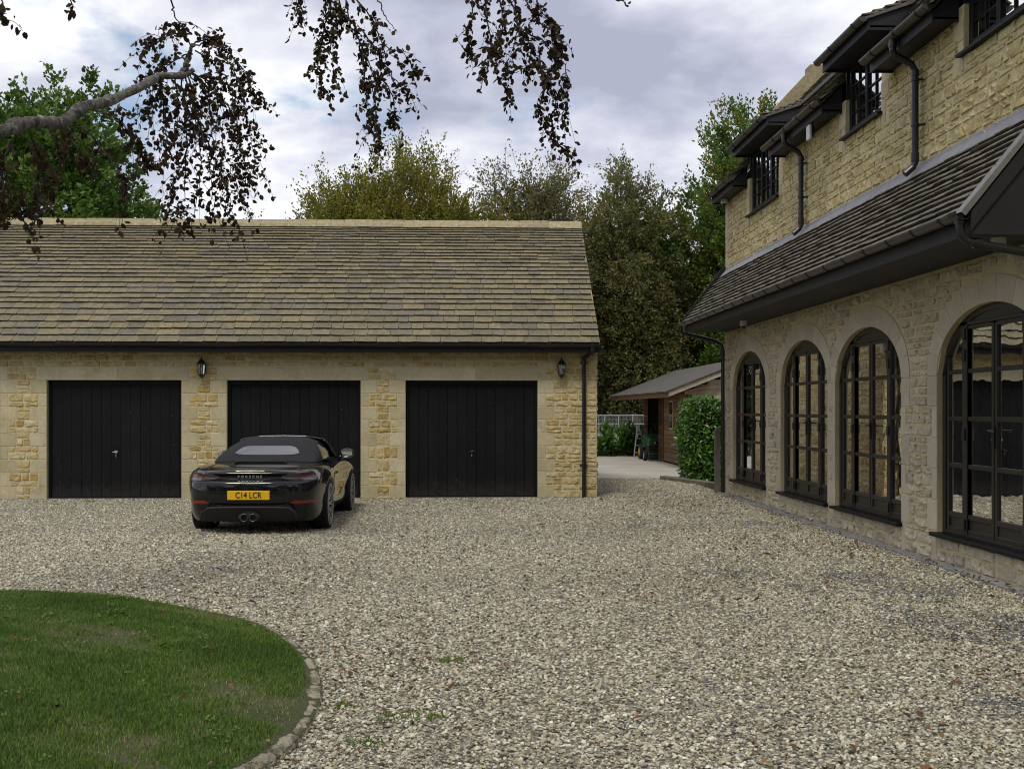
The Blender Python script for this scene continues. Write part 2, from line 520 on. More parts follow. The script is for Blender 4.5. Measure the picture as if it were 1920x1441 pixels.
# blue-grey slate chippings mixed in towards the house, where the old surface comes through
sx = nd(t, 'ShaderNodeSeparateXYZ'); t.links.new(g, sx.inputs[0])
mr1 = nd(t, 'ShaderNodeMapRange'); mr1.inputs[1].default_value = 0.8; mr1.inputs[2].default_value = 3.2; mr1.inputs[3].default_value = -0.13; mr1.inputs[4].default_value = -0.02; t.links.new(sx.outputs[0], mr1.inputs[0])
dsv = nd(t, 'ShaderNodeVectorMath', operation='DISTANCE'); mpd = nd(t, 'ShaderNodeMapping'); mpd.inputs['Scale'].default_value = (1.0, 0.5, 0.0)
t.links.new(g, mpd.inputs[0]); t.links.new(mpd.outputs[0], dsv.inputs[0]); dsv.inputs[1].default_value = (3.5, 4.4, 0)
mrd = nd(t, 'ShaderNodeMapRange'); mrd.inputs[1].default_value = 0.3; mrd.inputs[2].default_value = 1.1; mrd.inputs[3].default_value = 0.12; mrd.inputs[4].default_value = 0.0; t.links.new(dsv.outputs['Value'], mrd.inputs[0])
adp = nd(t, 'ShaderNodeMath', operation='ADD'); t.links.new(mr1.outputs[0], adp.inputs[0]); t.links.new(mrd.outputs[0], adp.inputs[1])
ad_ = nd(t, 'ShaderNodeMath', operation='ADD'); t.links.new(n.outputs['Fac'], ad_.inputs[0]); t.links.new(adp.outputs[0], ad_.inputs[1])
mr = nd(t, 'ShaderNodeMapRange'); mr.inputs[1].default_value = 0.52; mr.inputs[2].default_value = 0.64; mr.inputs[3].default_value = 0.0; mr.inputs[4].default_value = 0.5; t.links.new(ad_.outputs[0], mr.inputs[0])
ml = nd(t, 'ShaderNodeMath', operation='MULTIPLY'); ml.inputs[1].default_value = 7.31; t.links.new(oi.outputs['Random'], ml.inputs[0])
frc = nd(t, 'ShaderNodeMath', operation='FRACT'); t.links.new(ml.outputs[0], frc.inputs[0])
lt = nd(t, 'ShaderNodeMath', operation='LESS_THAN'); t.links.new(frc.outputs[0], lt.inputs[0]); t.links.new(mr.outputs[0], lt.inputs[1])
c = mixc(t, lt.outputs[0], c, (0.15, 0.15, 0.16))
c = vary(t, c, 0.22, 40)
t.links.new(c, b.inputs['Base Color'])
b.inputs['Roughness'].default_value = 0.75; b.inputs['Specular IOR Level'].default_value = 0.3
M['pebble'] = m

LAWN = [(-0.909, 4.773), (-0.828, 4.922), (-0.769, 5.196), (-0.734, 5.552), (-0.742, 6.019), (-0.788, 6.442), (-0.911, 7.007), (-1.154, 7.683), (-1.505, 8.288), (-1.891, 8.703),
        (-2.651, 9.332), (-3.185, 9.571), (-3.776, 9.679), (-5.0, 9.75), (-6.5, 9.6), (-8.0, 9.0), (-9.0, 7.8), (-9.3, 6.3), (-8.8, 4.8), (-7.5, 3.5), (-5.8, 2.9), (-4.0, 2.9), (-2.3, 3.4), (-1.4, 4.1)]


def catmull(P, k=8):
    P = [Vector(p) for p in P]; n = len(P); o = []
    for i in range(n):
        a, b_, c_, d_ = P[i - 1], P[i], P[(i + 1) % n], P[(i + 2) % n]
        for j in range(k):
            u = j / k
            o.append(0.5 * (2 * b_ + (c_ - a) * u + (2 * a - 5 * b_ + 4 * c_ - d_) * u * u + (3 * b_ - a - 3 * c_ + d_) * u ** 3))
    return o


LP = catmull(LAWN, 8)
LA = np.array([(p.x, p.y) for p in LP])


def inside(px, py, poly):
    r = np.zeros(len(px), bool); j = len(poly) - 1
    for i in range(len(poly)):
        xi, yi = poly[i]; xj, yj = poly[j]
        cnd = ((yi > py) != (yj > py)) & (px < (xj - xi) * (py - yi) / (yj - yi + 1e-12) + xi)
        r ^= cnd; j = i
    return r


def frame_mask(x, y, z=0.0, mrg=60):
    c, s = math.cos(PSI), math.sin(PSI)
    cx, cy = x * c - y * s, x * s + y * c
    u = 960 + 2200 * cx / np.maximum(cy, .1); v = 767 + 2200 * CAMZ / np.maximum(cy, .1)
    return (cy > 0.5) & (u > -mrg) & (u < 1920 + mrg) & (v < 1441 + mrg * 2.2)


cen = LA.mean(0)
pts = []
for (x0, x1, y0, y1, dens) in ((-9, 4.5, 4.2, 9.5, 3900), (-9, 4.5, 9.5, 14.5, 2400), (-10, 4.62, 14.5, 25.4, 1200)):
    k = int((x1 - x0) * (y1 - y0) * dens)
    q = np.stack([RNG.uniform(x0, x1, k), RNG.uniform(y0, y1, k)], 1)
    q = q[frame_mask(q[:, 0], q[:, 1], mrg=90)]
    pts.append(q)
Q = np.concatenate(pts)
Q = Q[~inside(Q[:, 0], Q[:, 1], cen + (LA - cen) * 0.995)]
Q = Q[~((Q[:, 1] > 19.98) & (Q[:, 0] < 2.26))]
Q = Q[~((Q[:, 0] > 4.50) & (Q[:, 1] < 21.2))]
Q = Q[~((Q[:, 1] > 22.6) & (Q[:, 0] > 4.9 - (25.45 - Q[:, 1]) * -0.02))]
thin = np.sin(Q[:, 0] * 1.3 + 0.8 * np.sin(Q[:, 1] * .7)) * np.sin(Q[:, 1] * .9 + 1.1) + .6 * np.sin(Q[:, 0] * 3.7 + Q[:, 1] * 2.9) * np.sin(Q[:, 1] * 4.3)
track = np.exp(-((Q[:, 0] - 1.2 - .06 * Q[:, 1]) / .16) ** 2) + np.exp(-((Q[:, 0] + .35 - .06 * Q[:, 1]) / .16) ** 2)
Q = Q[RNG.uniform(0, 1, len(Q)) > .10 + .16 * np.clip(thin, 0, 1.2) + .10 * track]
PZ = gz(Q[:, 0], Q[:, 1]) + RNG.uniform(-0.002, 0.011, len(Q))
me = bpy.data.meshes.new('gravel')
me.vertices.add(len(Q)); me.vertices.foreach_set('co', np.stack([Q[:, 0], Q[:, 1], PZ], 1).astype(np.float32).ravel())
gravel = link('gravel', me, None, M['pebble'])
tag(gravel, 'loose pale limestone and grey flint gravel covering the forecourt', 'gravel', kind='stuff')
ng = bpy.data.node_groups.new('scatter_pebbles', 'GeometryNodeTree')
ng.interface.new_socket('Geometry', in_out='INPUT', socket_type='NodeSocketGeometry')
ng.interface.new_socket('Geometry', in_out='OUTPUT', socket_type='NodeSocketGeometry')
gi, go = ng.nodes.new('NodeGroupInput'), ng.nodes.new('NodeGroupOutput')
geos = []
for sd in range(5):
    ico = ng.nodes.new('GeometryNodeMeshIcoSphere'); ico.inputs['Radius'].default_value = 1.0; ico.inputs['Subdivisions'].default_value = 2 if sd < 3 else 1
    sp = ng.nodes.new('GeometryNodeSetPosition')
    nn = ng.nodes.new('ShaderNodeTexNoise'); nn.noise_dimensions = '4D'; nn.inputs['Scale'].default_value = 0.9; nn.inputs['W'].default_value = sd * 3.7; nn.inputs['Detail'].default_value = 1
    sb = ng.nodes.new('ShaderNodeVectorMath'); sb.operation = 'SUBTRACT'; sb.inputs[1].default_value = (0.5, 0.5, 0.5)
    sc2 = ng.nodes.new('ShaderNodeVectorMath'); sc2.operation = 'SCALE'; sc2.inputs['Scale'].default_value = 2.2
    ng.links.new(nn.outputs['Color'], sb.inputs[0]); ng.links.new(sb.outputs[0], sc2.inputs[0])
    ng.links.new(ico.outputs[0], sp.inputs['Geometry']); ng.links.new(sc2.outputs[0], sp.inputs['Offset'])
    geos.append(sp.outputs[0])
g2i = ng.nodes.new('GeometryNodeGeometryToInstance')
for s_ in reversed(geos):
    ng.links.new(s_, g2i.inputs[0])
m2p = ng.nodes.new('GeometryNodeMeshToPoints')
ng.links.new(gi.outputs[0], m2p.inputs[0])
iop = ng.nodes.new('GeometryNodeInstanceOnPoints')
ng.links.new(m2p.outputs[0], iop.inputs['Points']); ng.links.new(g2i.outputs[0], iop.inputs['Instance'])
iop.inputs['Pick Instance'].default_value = True


def rv(kind, lo, hi, seed):
    r = ng.nodes.new('FunctionNodeRandomValue'); r.data_type = kind
    i = 0 if kind == 'FLOAT_VECTOR' else 2
    r.inputs['Seed'].default_value = seed
    for s2 in r.inputs:
        if s2.enabled and s2.name == 'Min': s2.default_value = lo
        if s2.enabled and s2.name == 'Max': s2.default_value = hi
    return [o for o in r.outputs if o.enabled][0]


ri = ng.nodes.new('FunctionNodeRandomValue'); ri.data_type = 'INT'
for s2 in ri.inputs:
    if s2.enabled and s2.name == 'Min': s2.default_value = 0
    if s2.enabled and s2.name == 'Max': s2.default_value = 4
ng.links.new([o for o in ri.outputs if o.enabled][0], iop.inputs['Instance Index'])
ng.links.new(rv('FLOAT_VECTOR', (-0.5, -0.5, 0), (0.5, 0.5, 6.28), 3), iop.inputs['Rotation'])
vm = ng.nodes.new('ShaderNodeVectorMath'); vm.operation = 'MULTIPLY'
ng.links.new(rv('FLOAT_VECTOR', (0.0075, 0.0065, 0.0035), (0.0165, 0.0125, 0.0085), 5), vm.inputs[0])
pw = ng.nodes.new('ShaderNodeMath'); pw.operation = 'POWER'; pw.inputs[1].default_value = 3.0
ng.links.new(rv('FLOAT', 0.0, 1.0, 9), pw.inputs[0])
ma = ng.nodes.new('ShaderNodeMath'); ma.operation = 'MULTIPLY_ADD'; ma.inputs[1].default_value = 0.70; ma.inputs[2].default_value = 0.58
ng.links.new(pw.outputs[0], ma.inputs[0]); ng.links.new(ma.outputs[0], vm.inputs[1])
ng.links.new(vm.outputs[0], iop.inputs['Scale'])
smn = ng.nodes.new('GeometryNodeSetMaterial'); smn.inputs['Material'].default_value = M['pebble']
ng.links.new(iop.outputs[0], smn.inputs[0]); ng.links.new(smn.outputs[0], go.inputs[0])
gravel.modifiers.new('scatter', 'NODES').node_group = ng


# lawn surface
def lawn_r(x, y):
    """0 at the kerb, rising inwards (metres)"""
    d = np.sqrt(((np.asarray(x)[..., None] - LA[:, 0]) ** 2 + (np.asarray(y)[..., None] - LA[:, 1]) ** 2)).min(-1)
    return d


def lawn_z(x, y):
    d = lawn_r(x, y)
    return 0.035 + 0.10 * (1 - np.exp(-d / 1.6))


rings = [1.0, 0.985, 0.96, 0.92, 0.86, 0.78, 0.68, 0.55, 0.4, 0.2]
k = len(LA)
V = np.concatenate([cen + (LA - cen) * r for r in rings] + [cen[None]])
V = np.concatenate([V, lawn_z(V[:, 0], V[:, 1])[:, None]], 1)
V[:k, 2] = 0.03
F = [(a * k + i, a * k + (i + 1) % k, (a + 1) * k + (i + 1) % k, (a + 1) * k + i) for a in range(len(rings) - 1) for i in range(k)]
m, t, b = newmat('lawn_soil_and_thatch')
g = nd(t, 'ShaderNodeNewGeometry').outputs['Position']
n = nd(t, 'ShaderNodeTexNoise', Scale=1.3, Detail=8, Roughness=0.65); t.links.new(g, n.inputs['Vector'])
c = ramp(t, n.outputs['Fac'], [(0.05, 0.07, 0.018), (0.085, 0.09, 0.032), (0.15, 0.125, 0.07)], [0.35, 0.52, 0.68])
t.links.new(vary(t, c, 0.3, 60), b.inputs['Base Color']); b.inputs['Roughness'].default_value = 1
bumpit(t, b, 1.0, 90, 0.02)
lawn = npmesh('lawn', V, F, None, m, smooth=True)
tag(lawn, 'rounded island lawn of mown grass edged by a low stone kerb', 'lawn', kind='structure')


def blades(n_, hmin, hmax, wd, sel, seed):
    r = np.random.default_rng(seed)
    q = np.stack([r.uniform(-4.6, -0.7, n_), r.uniform(4.5, 9.8, n_)], 1)
    q = q[inside(q[:, 0], q[:, 1], LA) & frame_mask(q[:, 0], q[:, 1], mrg=40)]
    d = lawn_r(q[:, 0], q[:, 1])
    # bald and scorched patches thin the sward
    pn = np.sin(q[:, 0] * 2.3 + 1.2 + .8 * np.sin(q[:, 1] * 3.1)) * np.sin(q[:, 1] * 1.9 + 0.3) + 0.5 * np.sin(q[:, 0] * 5.1 + q[:, 1] * 4.3) + .35 * np.sin(q[:, 0] * 13 + 2 * np.sin(q[:, 1] * 9)) + .25 * np.sin(q[:, 1] * 19 + q[:, 0] * 11)
    nearright = np.clip((q[:, 0] + 1.7) / 1.0, 0, 1) * np.clip((7.2 - q[:, 1]) / 1.0, 0, 1)
    edge = 0.07 + 0.08 * nearright * r.uniform(0.1, 1.1, len(q)) - 0.13 * np.clip((-2.4 - q[:, 0]) / .6, 0, 1) * r.uniform(.3, 1, len(q))
    keep = (d > edge) & (r.uniform(0, 1, len(q)) < np.clip(1.0 - 0.8 * np.clip(pn - 0.55, 0, 1) / 0.7, 0.2, 1))
    keep &= sel(q, pn, r)
    q = q[keep]; pn = pn[keep]
    m_ = len(q)
    h = r.uniform(hmin, hmax, m_) * (1 - 0.25 * np.clip(pn, 0, 1))
    a = r.uniform(0, 2 * math.pi, m_); ln = r.uniform(0.1, 0.9, m_) * h
    z = lawn_z(q[:, 0], q[:, 1]) - 0.004
    dx_, dy_ = np.cos(a), np.sin(a)
    ww = wd * r.uniform(0.6, 1.3, m_)
    B0 = np.stack([q[:, 0] - dy_ * ww, q[:, 1] + dx_ * ww, z], 1)
    B1 = np.stack([q[:, 0] + dy_ * ww, q[:, 1] - dx_ * ww, z], 1)
    T = np.stack([q[:, 0] + dx_ * ln, q[:, 1] + dy_ * ln, z + h], 1)
    V = np.stack([B0, B1, T], 1).reshape(-1, 3)
    F = np.arange(m_ * 3).reshape(-1, 3)
    rn = np.clip(0.40 + 0.36 * pn * 0.6 + r.normal(0, 0.21, m_), 0, 1)
    return V, F, np.repeat(rn, 3)


V, F, rn = blades(420000, 0.012, 0.032, 0.0028, lambda q, p, r: np.ones(len(q), bool), 3)
M['grass'] = leafmat('mown_grass', [(0.055, 0.11, 0.015), (0.095, 0.185, 0.022), (0.14, 0.235, 0.034), (0.22, 0.26, 0.07), (0.38, 0.33, 0.17)], 0.25, 0.5, 0.25, [0, 0.35, 0.6, 0.8, 1.0])
gr = npmesh('grass', V, F, rn, M['grass'])
tag(gr, 'short mown grass blades of the island lawn, thin and brown in patches', 'grass', kind='stuff')

# kerb stones along the visible side of the lawn
M['kerb'] = rmat('weathered_kerb_stone', [(0.42, 0.38, 0.27), (0.48, 0.43, 0.32), (0.36, 0.32, 0.23)], 'obj', bump=1.0, bscale=35, bdist=0.03, var=0.32, stain=[((0.07, 0.065, 0.05), 0.48, 0.57, 14.0), ((0.09, 0.12, 0.04), 0.60, 0.72, 4.0)])
kerb = thing('kerb', 'low weathered stone kerb curving round the island lawn', 'kerb', (-0.74, 6.0, 0), kind='structure')
seg = [p for p in LP]
i0 = next(i for i, p in enumerate(seg) if p.y > 9.35 and p.x < -2.6)
path = seg[-14:] + seg[:i0]
acc = 0.0; cur = [path[0]]; tgt = U(.26, .42)
stones = []
for a, b_ in zip(path, path[1:]):
    cur.append(b_); acc += (b_ - a).length
    if acc >= tgt:
        stones.append(cur); cur = [b_]; acc = 0; tgt = U(.26, .42)
stones.append(cur)
for ps in stones:
    if len(ps) < 2: continue
    far = min(1.0, max(0.0, (ps[0].y - 7.2) / 1.8))
    wdt = 0.076 * (1 - 0.45 * far) + U(-.012, .012); top = 0.044 - 0.028 * far + U(-.007, .008)
    mbk = MB(); V = []; rr = []
    n_ = len(ps)
    for i, p in enumerate(ps):
        q0, q1 = ps[max(i - 1, 0)], ps[min(i + 1, n_ - 1)]
        tg = (q1 - q0).normalized(); nr = Vector((tg.y, -tg.x))
        if nr.dot(Vector((p.x - cen[0], p.y - cen[1]))) < 0: nr = -nr
        pp = p + tg * (0.006 if i == 0 else (-0.006 if i == n_ - 1 else 0))
        e = 0.010 if i in (0, n_ - 1) else 0.0
        for du, dz in ((0.0, -0.06), (0.004, top * .35), (-0.006 - e * .5, top - 0.012 - e), (-0.022, top - e), (-wdt * .55, top + U(-.002, .004) - e), (-wdt + .01, top - .006 - e), (-wdt, -0.02)):
            j = U(-.007, .007)
            V.append((pp.x + nr.x * (du + j), pp.y + nr.y * (du + j), dz + U(-.005, .005)))
    F = []
    for i in range(n_ - 1):
        for q in range(6):
            F.append((i * 7 + q, (i + 1) * 7 + q, (i + 1) * 7 + q + 1, i * 7 + q + 1))
    F.append(tuple(range(7))); F.append(tuple((n_ - 1) * 7 + q for q in range(6, -1, -1)))
    mbk.add(V, F); mbk.build('kerb_stone', M['kerb'], kerb)

# concrete yard beyond the gravel
m, t, b = newmat('worn_concrete')
c = vary(t, rgb(t, (0.36, 0.335, 0.285)), 0.16, 0.9); c = vary(t, c, 0.12, 18)
t.links.new(c, b.inputs['Base Color']); b.inputs['Roughness'].default_value = 0.9; bumpit(t, b, 0.3, 60, 0.004)
M['concrete'] = m
yard = thing('concrete_yard', 'pale worn concrete yard in front of the timber shed', 'yard', (4, 30, 0), kind='structure')
for (x0, x1, y0, y1) in ((-6, 4.05, 25.46, 29.6), (4.056, 9.5, 25.46, 29.6), (-6, 2.9, 29.606, 36.8), (2.906, 9.5, 29.606, 36.8)):
    MB().box(x0, x1, y0, y1, -0.10, 0.012 + U(0, .004), 0.008).build('concrete_slab', M['concrete'], yard)

# narrow stone edging under the house wall
edging = thing('wall_edging', 'narrow grey stone edging strip along the foot of the house wall', 'edging', (4.57, 15, 0), kind='structure')
M['edge'] = rmat('grey_edging_stone', [(0.20, 0.20, 0.21), (0.25, 0.245, 0.24), (0.17, 0.17, 0.175)], 'obj', bump=0.4)
y = 8.6
while y < 21.1:
    L_ = U(.55, .65)
    MB().box(4.515, 4.652, y + .004, min(y + L_, 21.2) - .004, -0.08, 0.022 + U(-.003, .004), 0.006).build('edging_stone', M['edge'], edging)
    y += L_

# fallen leaves on gravel and lawn
def leaf_array(P, size, nrm=None, seed=1, up=1.0, wid=0.62, drop=None):
    """oval two-sided leaves, 2 folded quads each. P (n,3) bases; returns V, F"""
    r = np.random.default_rng(seed); n_ = len(P)
    d = r.normal(0, 1, (n_, 3))
    if drop is not None: d = d * 0.55 + drop
    d /= np.linalg.norm(d, axis=1, keepdims=True) + 1e-9
    a = r.normal(0, 1, (n_, 3)) if nrm is None else nrm + r.normal(0, 0.35, (n_, 3))
    s = np.cross(d, a); s /= np.linalg.norm(s, axis=1, keepdims=True) + 1e-9
    u = np.cross(s, d)
    L_ = (size * r.uniform(0.7, 1.2, n_))[:, None]; W_ = L_ * wid * 0.5
    f = L_ * r.uniform(0.02, 0.16, n_)[:, None]
    pts_ = [P, P + d * L_ * .3 + s * W_ * .95 + u * f, P + d * L_ * .72 + s * W_ * .8 + u * f, P + d * L_, P + d * L_ * .72 - s * W_ * .8 + u * f, P + d * L_ * .3 - s * W_ * .95 + u * f]
    V = np.stack(pts_, 1).reshape(-1, 3)
    b_ = np.arange(n_)[:, None] * 6
    F = np.concatenate([b_ + np.array([[0, 1, 2, 3]]), b_ + np.array([[0, 3, 4, 5]])])
    return V, F


r = np.random.default_rng(11)
n_ = 19000
x = r.uniform(-4, 4.6, n_); y = 4.5 + 16 * r.uniform(0, 1, n_) ** 1.35
ln = inside(x, y, LA)
rim = lawn_r(x, y)
wgt = 0.27 + 1.6 * np.exp(-((4.5 - x) / 0.55)) + 0.75 * np.exp(-rim / 0.22) + 0.8 * np.exp(-((x - 3.2) / 1.1) ** 2) * (y > 9)
wgt = np.where(ln, 0.05, wgt * np.clip(.35 + .9 * np.sin(x * 1.7 + 2) * np.sin(y * 1.1), .15, 1))
kp = r.uniform(0, 1, n_) < wgt
x, y, ln = x[kp], y[kp], ln[kp]
z = np.where(ln, lawn_z(x, y) + 0.022, gz(x, y) + 0.026)
P = np.stack([x, y, z], 1)
V, F = leaf_array(P, 0.052 * r.uniform(.5, 1.2, len(P)), nrm=np.array([[0, 0, 1.0]]), seed=5, wid=0.5, drop=np.array([[0, 0, 0.02]]))
V[:, 2] = np.repeat(z, 6) + np.clip(V[:, 2] - np.repeat(z, 6), -0.004, 0.018)
M['deadleaf'] = leafmat('fallen_beech_leaf', [(0.07, 0.035, 0.018), (0.13, 0.06, 0.025), (0.22, 0.10, 0.04), (0.05, 0.03, 0.018), (0.30, 0.19, 0.08)], 0.1, 0.6)
fl = npmesh('fallen_leaves', V, F, np.repeat(r.uniform(0, 1, len(P)), 6), M['deadleaf'])
tag(fl, 'small curled brown leaves scattered over the gravel and the lawn', 'fallen leaves', kind='stuff')

# flat rosettes of clover and plantain in the turf
# weeds coming through the gravel
V_, F_, R_ = [], [], []
for (wx, wy, wr, k_) in ((-0.28, 5.75, 0.13, 130), (-0.08, 7.0, 0.07, 90), (-6.1, 19.4, 0.10, 80), (0.1, 19.2, 0.05, 40), (-0.62, 5.95, 0.05, 40), (-0.45, 5.3, 0.06, 50)):
    a = r.uniform(0, 6.28, k_); q = wr * np.sqrt(r.uniform(0, 1, k_))
    P = np.stack([wx + q * np.cos(a) * 1.4, wy + q * np.sin(a), gz(wx + q * 0, wy + q * 0) + 0.008], 1)
    v, f = leaf_array(P, 0.026, seed=k_, wid=0.35, drop=np.array([[0, 0, 0.5]]))
    F_.append(f + sum(len(q_) for q_ in V_)); V_.append(v); R_.append(np.repeat(r.uniform(0.2, 0.8, k_), 6))
for _ in range(60):
    wx, wy = r.uniform(-4, -1), r.uniform(4.8, 9.2)
    if not inside(np.array([wx]), np.array([wy]), cen + (LA - cen) * .95)[0]: continue
    k_ = int(r.integers(8, 22)); a = r.uniform(0, 6.28, k_); q = r.uniform(.02, .09) * np.sqrt(r.uniform(0, 1, k_))
    P = np.stack([wx + q * np.cos(a), wy + q * np.sin(a), lawn_z(wx + q * 0, wy + q * 0) + r.uniform(.012, .026, k_)], 1)
    v, f = leaf_array(P, 0.019, nrm=np.array([[0, 0, 1.0]]), seed=int(r.integers(1, 9999)), wid=0.7, drop=np.array([[0, 0, 0.1]]))
    F_.append(f + sum(len(q_) for q_ in V_)); V_.append(v); R_.append(np.repeat(r.uniform(0.45, 0.78, k_), 6))
wd = npmesh('weeds', np.concatenate(V_), np.concatenate(F_), np.concatenate(R_), M['grass'])
tag(wd, 'small green weeds sprouting in the gravel by the kerb and in the turf', 'weeds', kind='stuff')


# ------------------------------------------------------------------ stones and slates
def unit_stone(seed):
    r = random.Random(seed)
    xs, zs = [-.5, -.43, -.15, .16, .43, .5], [-.5, -.37, .02, .38, .5]
    V, F = [], []
    for k, z in enumerate(zs):
        for i, x in enumerate(xs):
            bx, bz = i in (0, 5), k in (0, 4)
            if bx or bz:
                c = 0.05 if (bx and bz) else 0.0
                V.append((x - math.copysign(c, x) * .8 + (r.uniform(-.045, .0) * math.copysign(1, x) if bx else r.uniform(-.05, .05)),
                          0.35, z - math.copysign(c, z) * 1.4 + (r.uniform(-.11, .0) * math.copysign(1, z) if bz else r.uniform(-.05, .05))))
            else:
                V.append((x + r.uniform(-.06, .06), -0.7 + r.uniform(-.7, .45), z + r.uniform(-.07, .07)))
    for k in range(4):
        for i in range(5):
            a = k * 6 + i
            F.append((a, a + 1, a + 7, a + 6))
    return V, F


def unit_slate(seed):
    r = random.Random(seed)
    xs = [-.5, -.47, -.2, .15, .46, .5]
    low = [(x, (0.06 + r.uniform(0, .10)) if i in (0, 5) else r.uniform(-.012, .03)) for i, x in enumerate(xs)]
    V = [(x, y, 1 + r.uniform(-.15, .1)) for x, y in low] + [(.5, 1, 1), (-.5, 1, 1)] + [(x * .99, y + .10, 0) for x, y in low] + [(.5, 1, 0), (-.5, 1, 0)]
    F = [tuple(range(8))] + [(i + 8, i + 9, i + 1, i) for i in range(5)] + [(13, 14, 6, 5), (15, 8, 0, 7)]
    return V, F


def unit_tile(seed):
    r = random.Random(seed)
    xs = [-.5, -.25, 0, .25, .5]
    low = [(x, r.uniform(-.03, .05)) for x in xs]
    V = [(x, y, 1 + r.uniform(-.12, .12)) for x, y in low] + [(.5, 1, 1), (-.5, 1, 1)] + [(x, y + .14, 0) for x, y in low] + [(.5, 1, 0), (-.5, 1, 0)]
    F = [tuple(range(7))] + [(i + 7, i + 8, i + 1, i) for i in range(4)] + [(11, 12, 5, 4), (13, 7, 0, 6)]
    return V, F


def variants(fn, n, base, mats):
    o = []
    for i in range(n):
        V, F = fn(base + i)
        me = bpy.data.meshes.new('piece'); me.from_pydata(V, [], F); me.update(); me.materials.append(mats)
        o.append((me, np.array(V), F))
    return o


def emit(pieces, var, name, parent, attr_mat, n_ind=300, rest_name=None, vis=None, rseed=0):
    """pieces: list of 4x4 Matrix (unit piece -> world). The n_ind that show largest become objects, the rest one part."""
    rr = random.Random(rseed)
    sc = []
    for i, Mx in enumerate(pieces):
        p = Mx.translation
        area = 0.0
        if in_frame(p, 0) and (vis is None or vis(p)):
            # projected area of the piece's face
            a_, b_ = Mx.col[0].to_3d(), Mx.col[1 if var is SLV or var is GTV else 2].to_3d()
            P0 = project(p); P1 = project(p + a_); P2 = project(p + b_)
            area = abs((P1[0] - P0[0]) * (P2[1] - P0[1]) - (P1[1] - P0[1]) * (P2[0] - P0[0]))
        sc.append(area)
    order = sorted(range(len(pieces)), key=lambda i: -sc[i])
    ind = [i for i in order[:n_ind] if sc[i] > 0]
    s_ind = set(ind)
    for i in ind:
        me, V, F = var[rr.randrange(len(var))]
        o = bpy.data.objects.new(name, me)
        COL.objects.link(o)
        par(o, parent)
        o.matrix_basis = pieces[i]
    rest = [i for i in range(len(pieces)) if i not in s_ind]
    if rest:
        mb = MB()
        for i in rest:
            me, V, F = var[rr.randrange(len(var))]
            A = np.array(pieces[i])
            W = V @ A[:3, :3].T + A[:3, 3]
            mb.add(W.tolist(), F, 0, rr.random())
        o = mb.build(rest_name or name, attr_mat, parent, fix=False)
        o['kind'] = 'stuff'


def fill(a, b, z0, z1, hs, lr, blocked=None, split=0.15, rnd=random):
    """coursed rubble: rectangles (u0, u1, z0, z1) between a..b and z0..z1, minus blocked(zlo, zhi) intervals"""
    out_ = []; z = z0
    while z < z1 - 0.03:
        h = rnd.uniform(*hs)
        if z1 - z - h < hs[0] * 0.7: h = z1 - z
        ints = [(a, b)]
        if blocked:
            for (p, q) in blocked(z, z + h):
                ints = [s for (x, y) in ints for s in (((x, min(y, p)),) if p > x else ()) + (((max(x, q), y),) if q < y else ()) if s[1] - s[0] > 0.045]
        for (p, q) in ints:
            x = p
            while q - x > 0.03:
                l = rnd.uniform(*lr)
                if q - x - l < lr[0] * 0.8: l = q - x
                if h > 0.10 and l > 0.14 and rnd.random() < split:
                    k = rnd.uniform(.4, .6)
                    out_ += [(x, x + l, z, z + h * k), (x, x + l, z + h * k, z + h)]
                else:
                    out_.append((x, x + l, z, z + h))
                x += l
        z += h
    return out_


def stone_mats(rects, plane, depth=(.012, .03), joint=0.010, rnd=random):
    """plane 'front' (u is X, faces -Y, at plane[1]) or 'left' (u is Y, faces -X) or 'right' (faces +X)"""
    kind, c = plane
    o = []
    for (u0, u1, z0, z1) in rects:
        l, h, d = u1 - u0 - joint, z1 - z0 - joint, rnd.uniform(*depth)
        if l < .02 or h < .02: continue
        S = Matrix.Diagonal((l, d, h, 1))
        um, zm = (u0 + u1) / 2, (z0 + z1) / 2
        if kind == 'front': T = Matrix.Translation((um, c, zm))
        elif kind == 'left': T = Matrix.Translation((c, um, zm)) @ Matrix.Rotation(-math.pi / 2, 4, 'Z')
        else: T = Matrix.Translation((c, um, zm)) @ Matrix.Rotation(math.pi / 2, 4, 'Z')
        o.append(T @ Matrix.Rotation(rnd.uniform(-.012, .012), 4, 'Y') @ S)
    return o


def slate_mats(O, Ud, Vd, length, exps, widths, th, rnd, skew=0.0, clip=None):
    """courses of slates from the eave up. O lower corner, Ud along, Vd up the slope"""
    Ud, Vd = Vector(Ud).normalized(), Vector(Vd).normalized()
    Nn = Ud.cross(Vd).normalized()
    o = []; s = 0.0
    for e in exps:
        x = -rnd.uniform(0, widths[1])
        while x < length:
            wv = rnd.uniform(*widths)
            x0, x1 = max(x, 0.0), min(x + wv, length)
            if x1 - x0 > 0.05:
                t_ = th * rnd.uniform(.88, 1.15); L_ = e * 1.35
                c = Vector(O) + Ud * ((x0 + x1) / 2) + Vd * (s + rnd.uniform(-.004, .004)) + Nn * (t_ * 0.95 + rnd.uniform(0, .003))
                if clip is None or clip(c):
                    A = Ud * (x1 - x0 - 0.006); B = Vd * L_ - Nn * (t_ * 1.25 * L_ / e); Cn = A.cross(B).normalized() * t_
                    o.append(Matrix(((A.x, B.x, Cn.x, c.x), (A.y, B.y, Cn.y, c.y), (A.z, B.z, Cn.z, c.z), (0, 0, 0, 1))))
            x += wv
        s += e
    return o


GSV = variants(unit_stone, 14, 100, M['gold_obj'])
PSV = variants(unit_stone, 14, 300, M['pale_obj'])
LSV = variants(unit_stone, 14, 900, M['cream_obj'])
SLV = variants(unit_slate, 10, 500, M['slate_obj'])
GTV = variants(unit_tile, 10, 700, M['greytile_obj'])

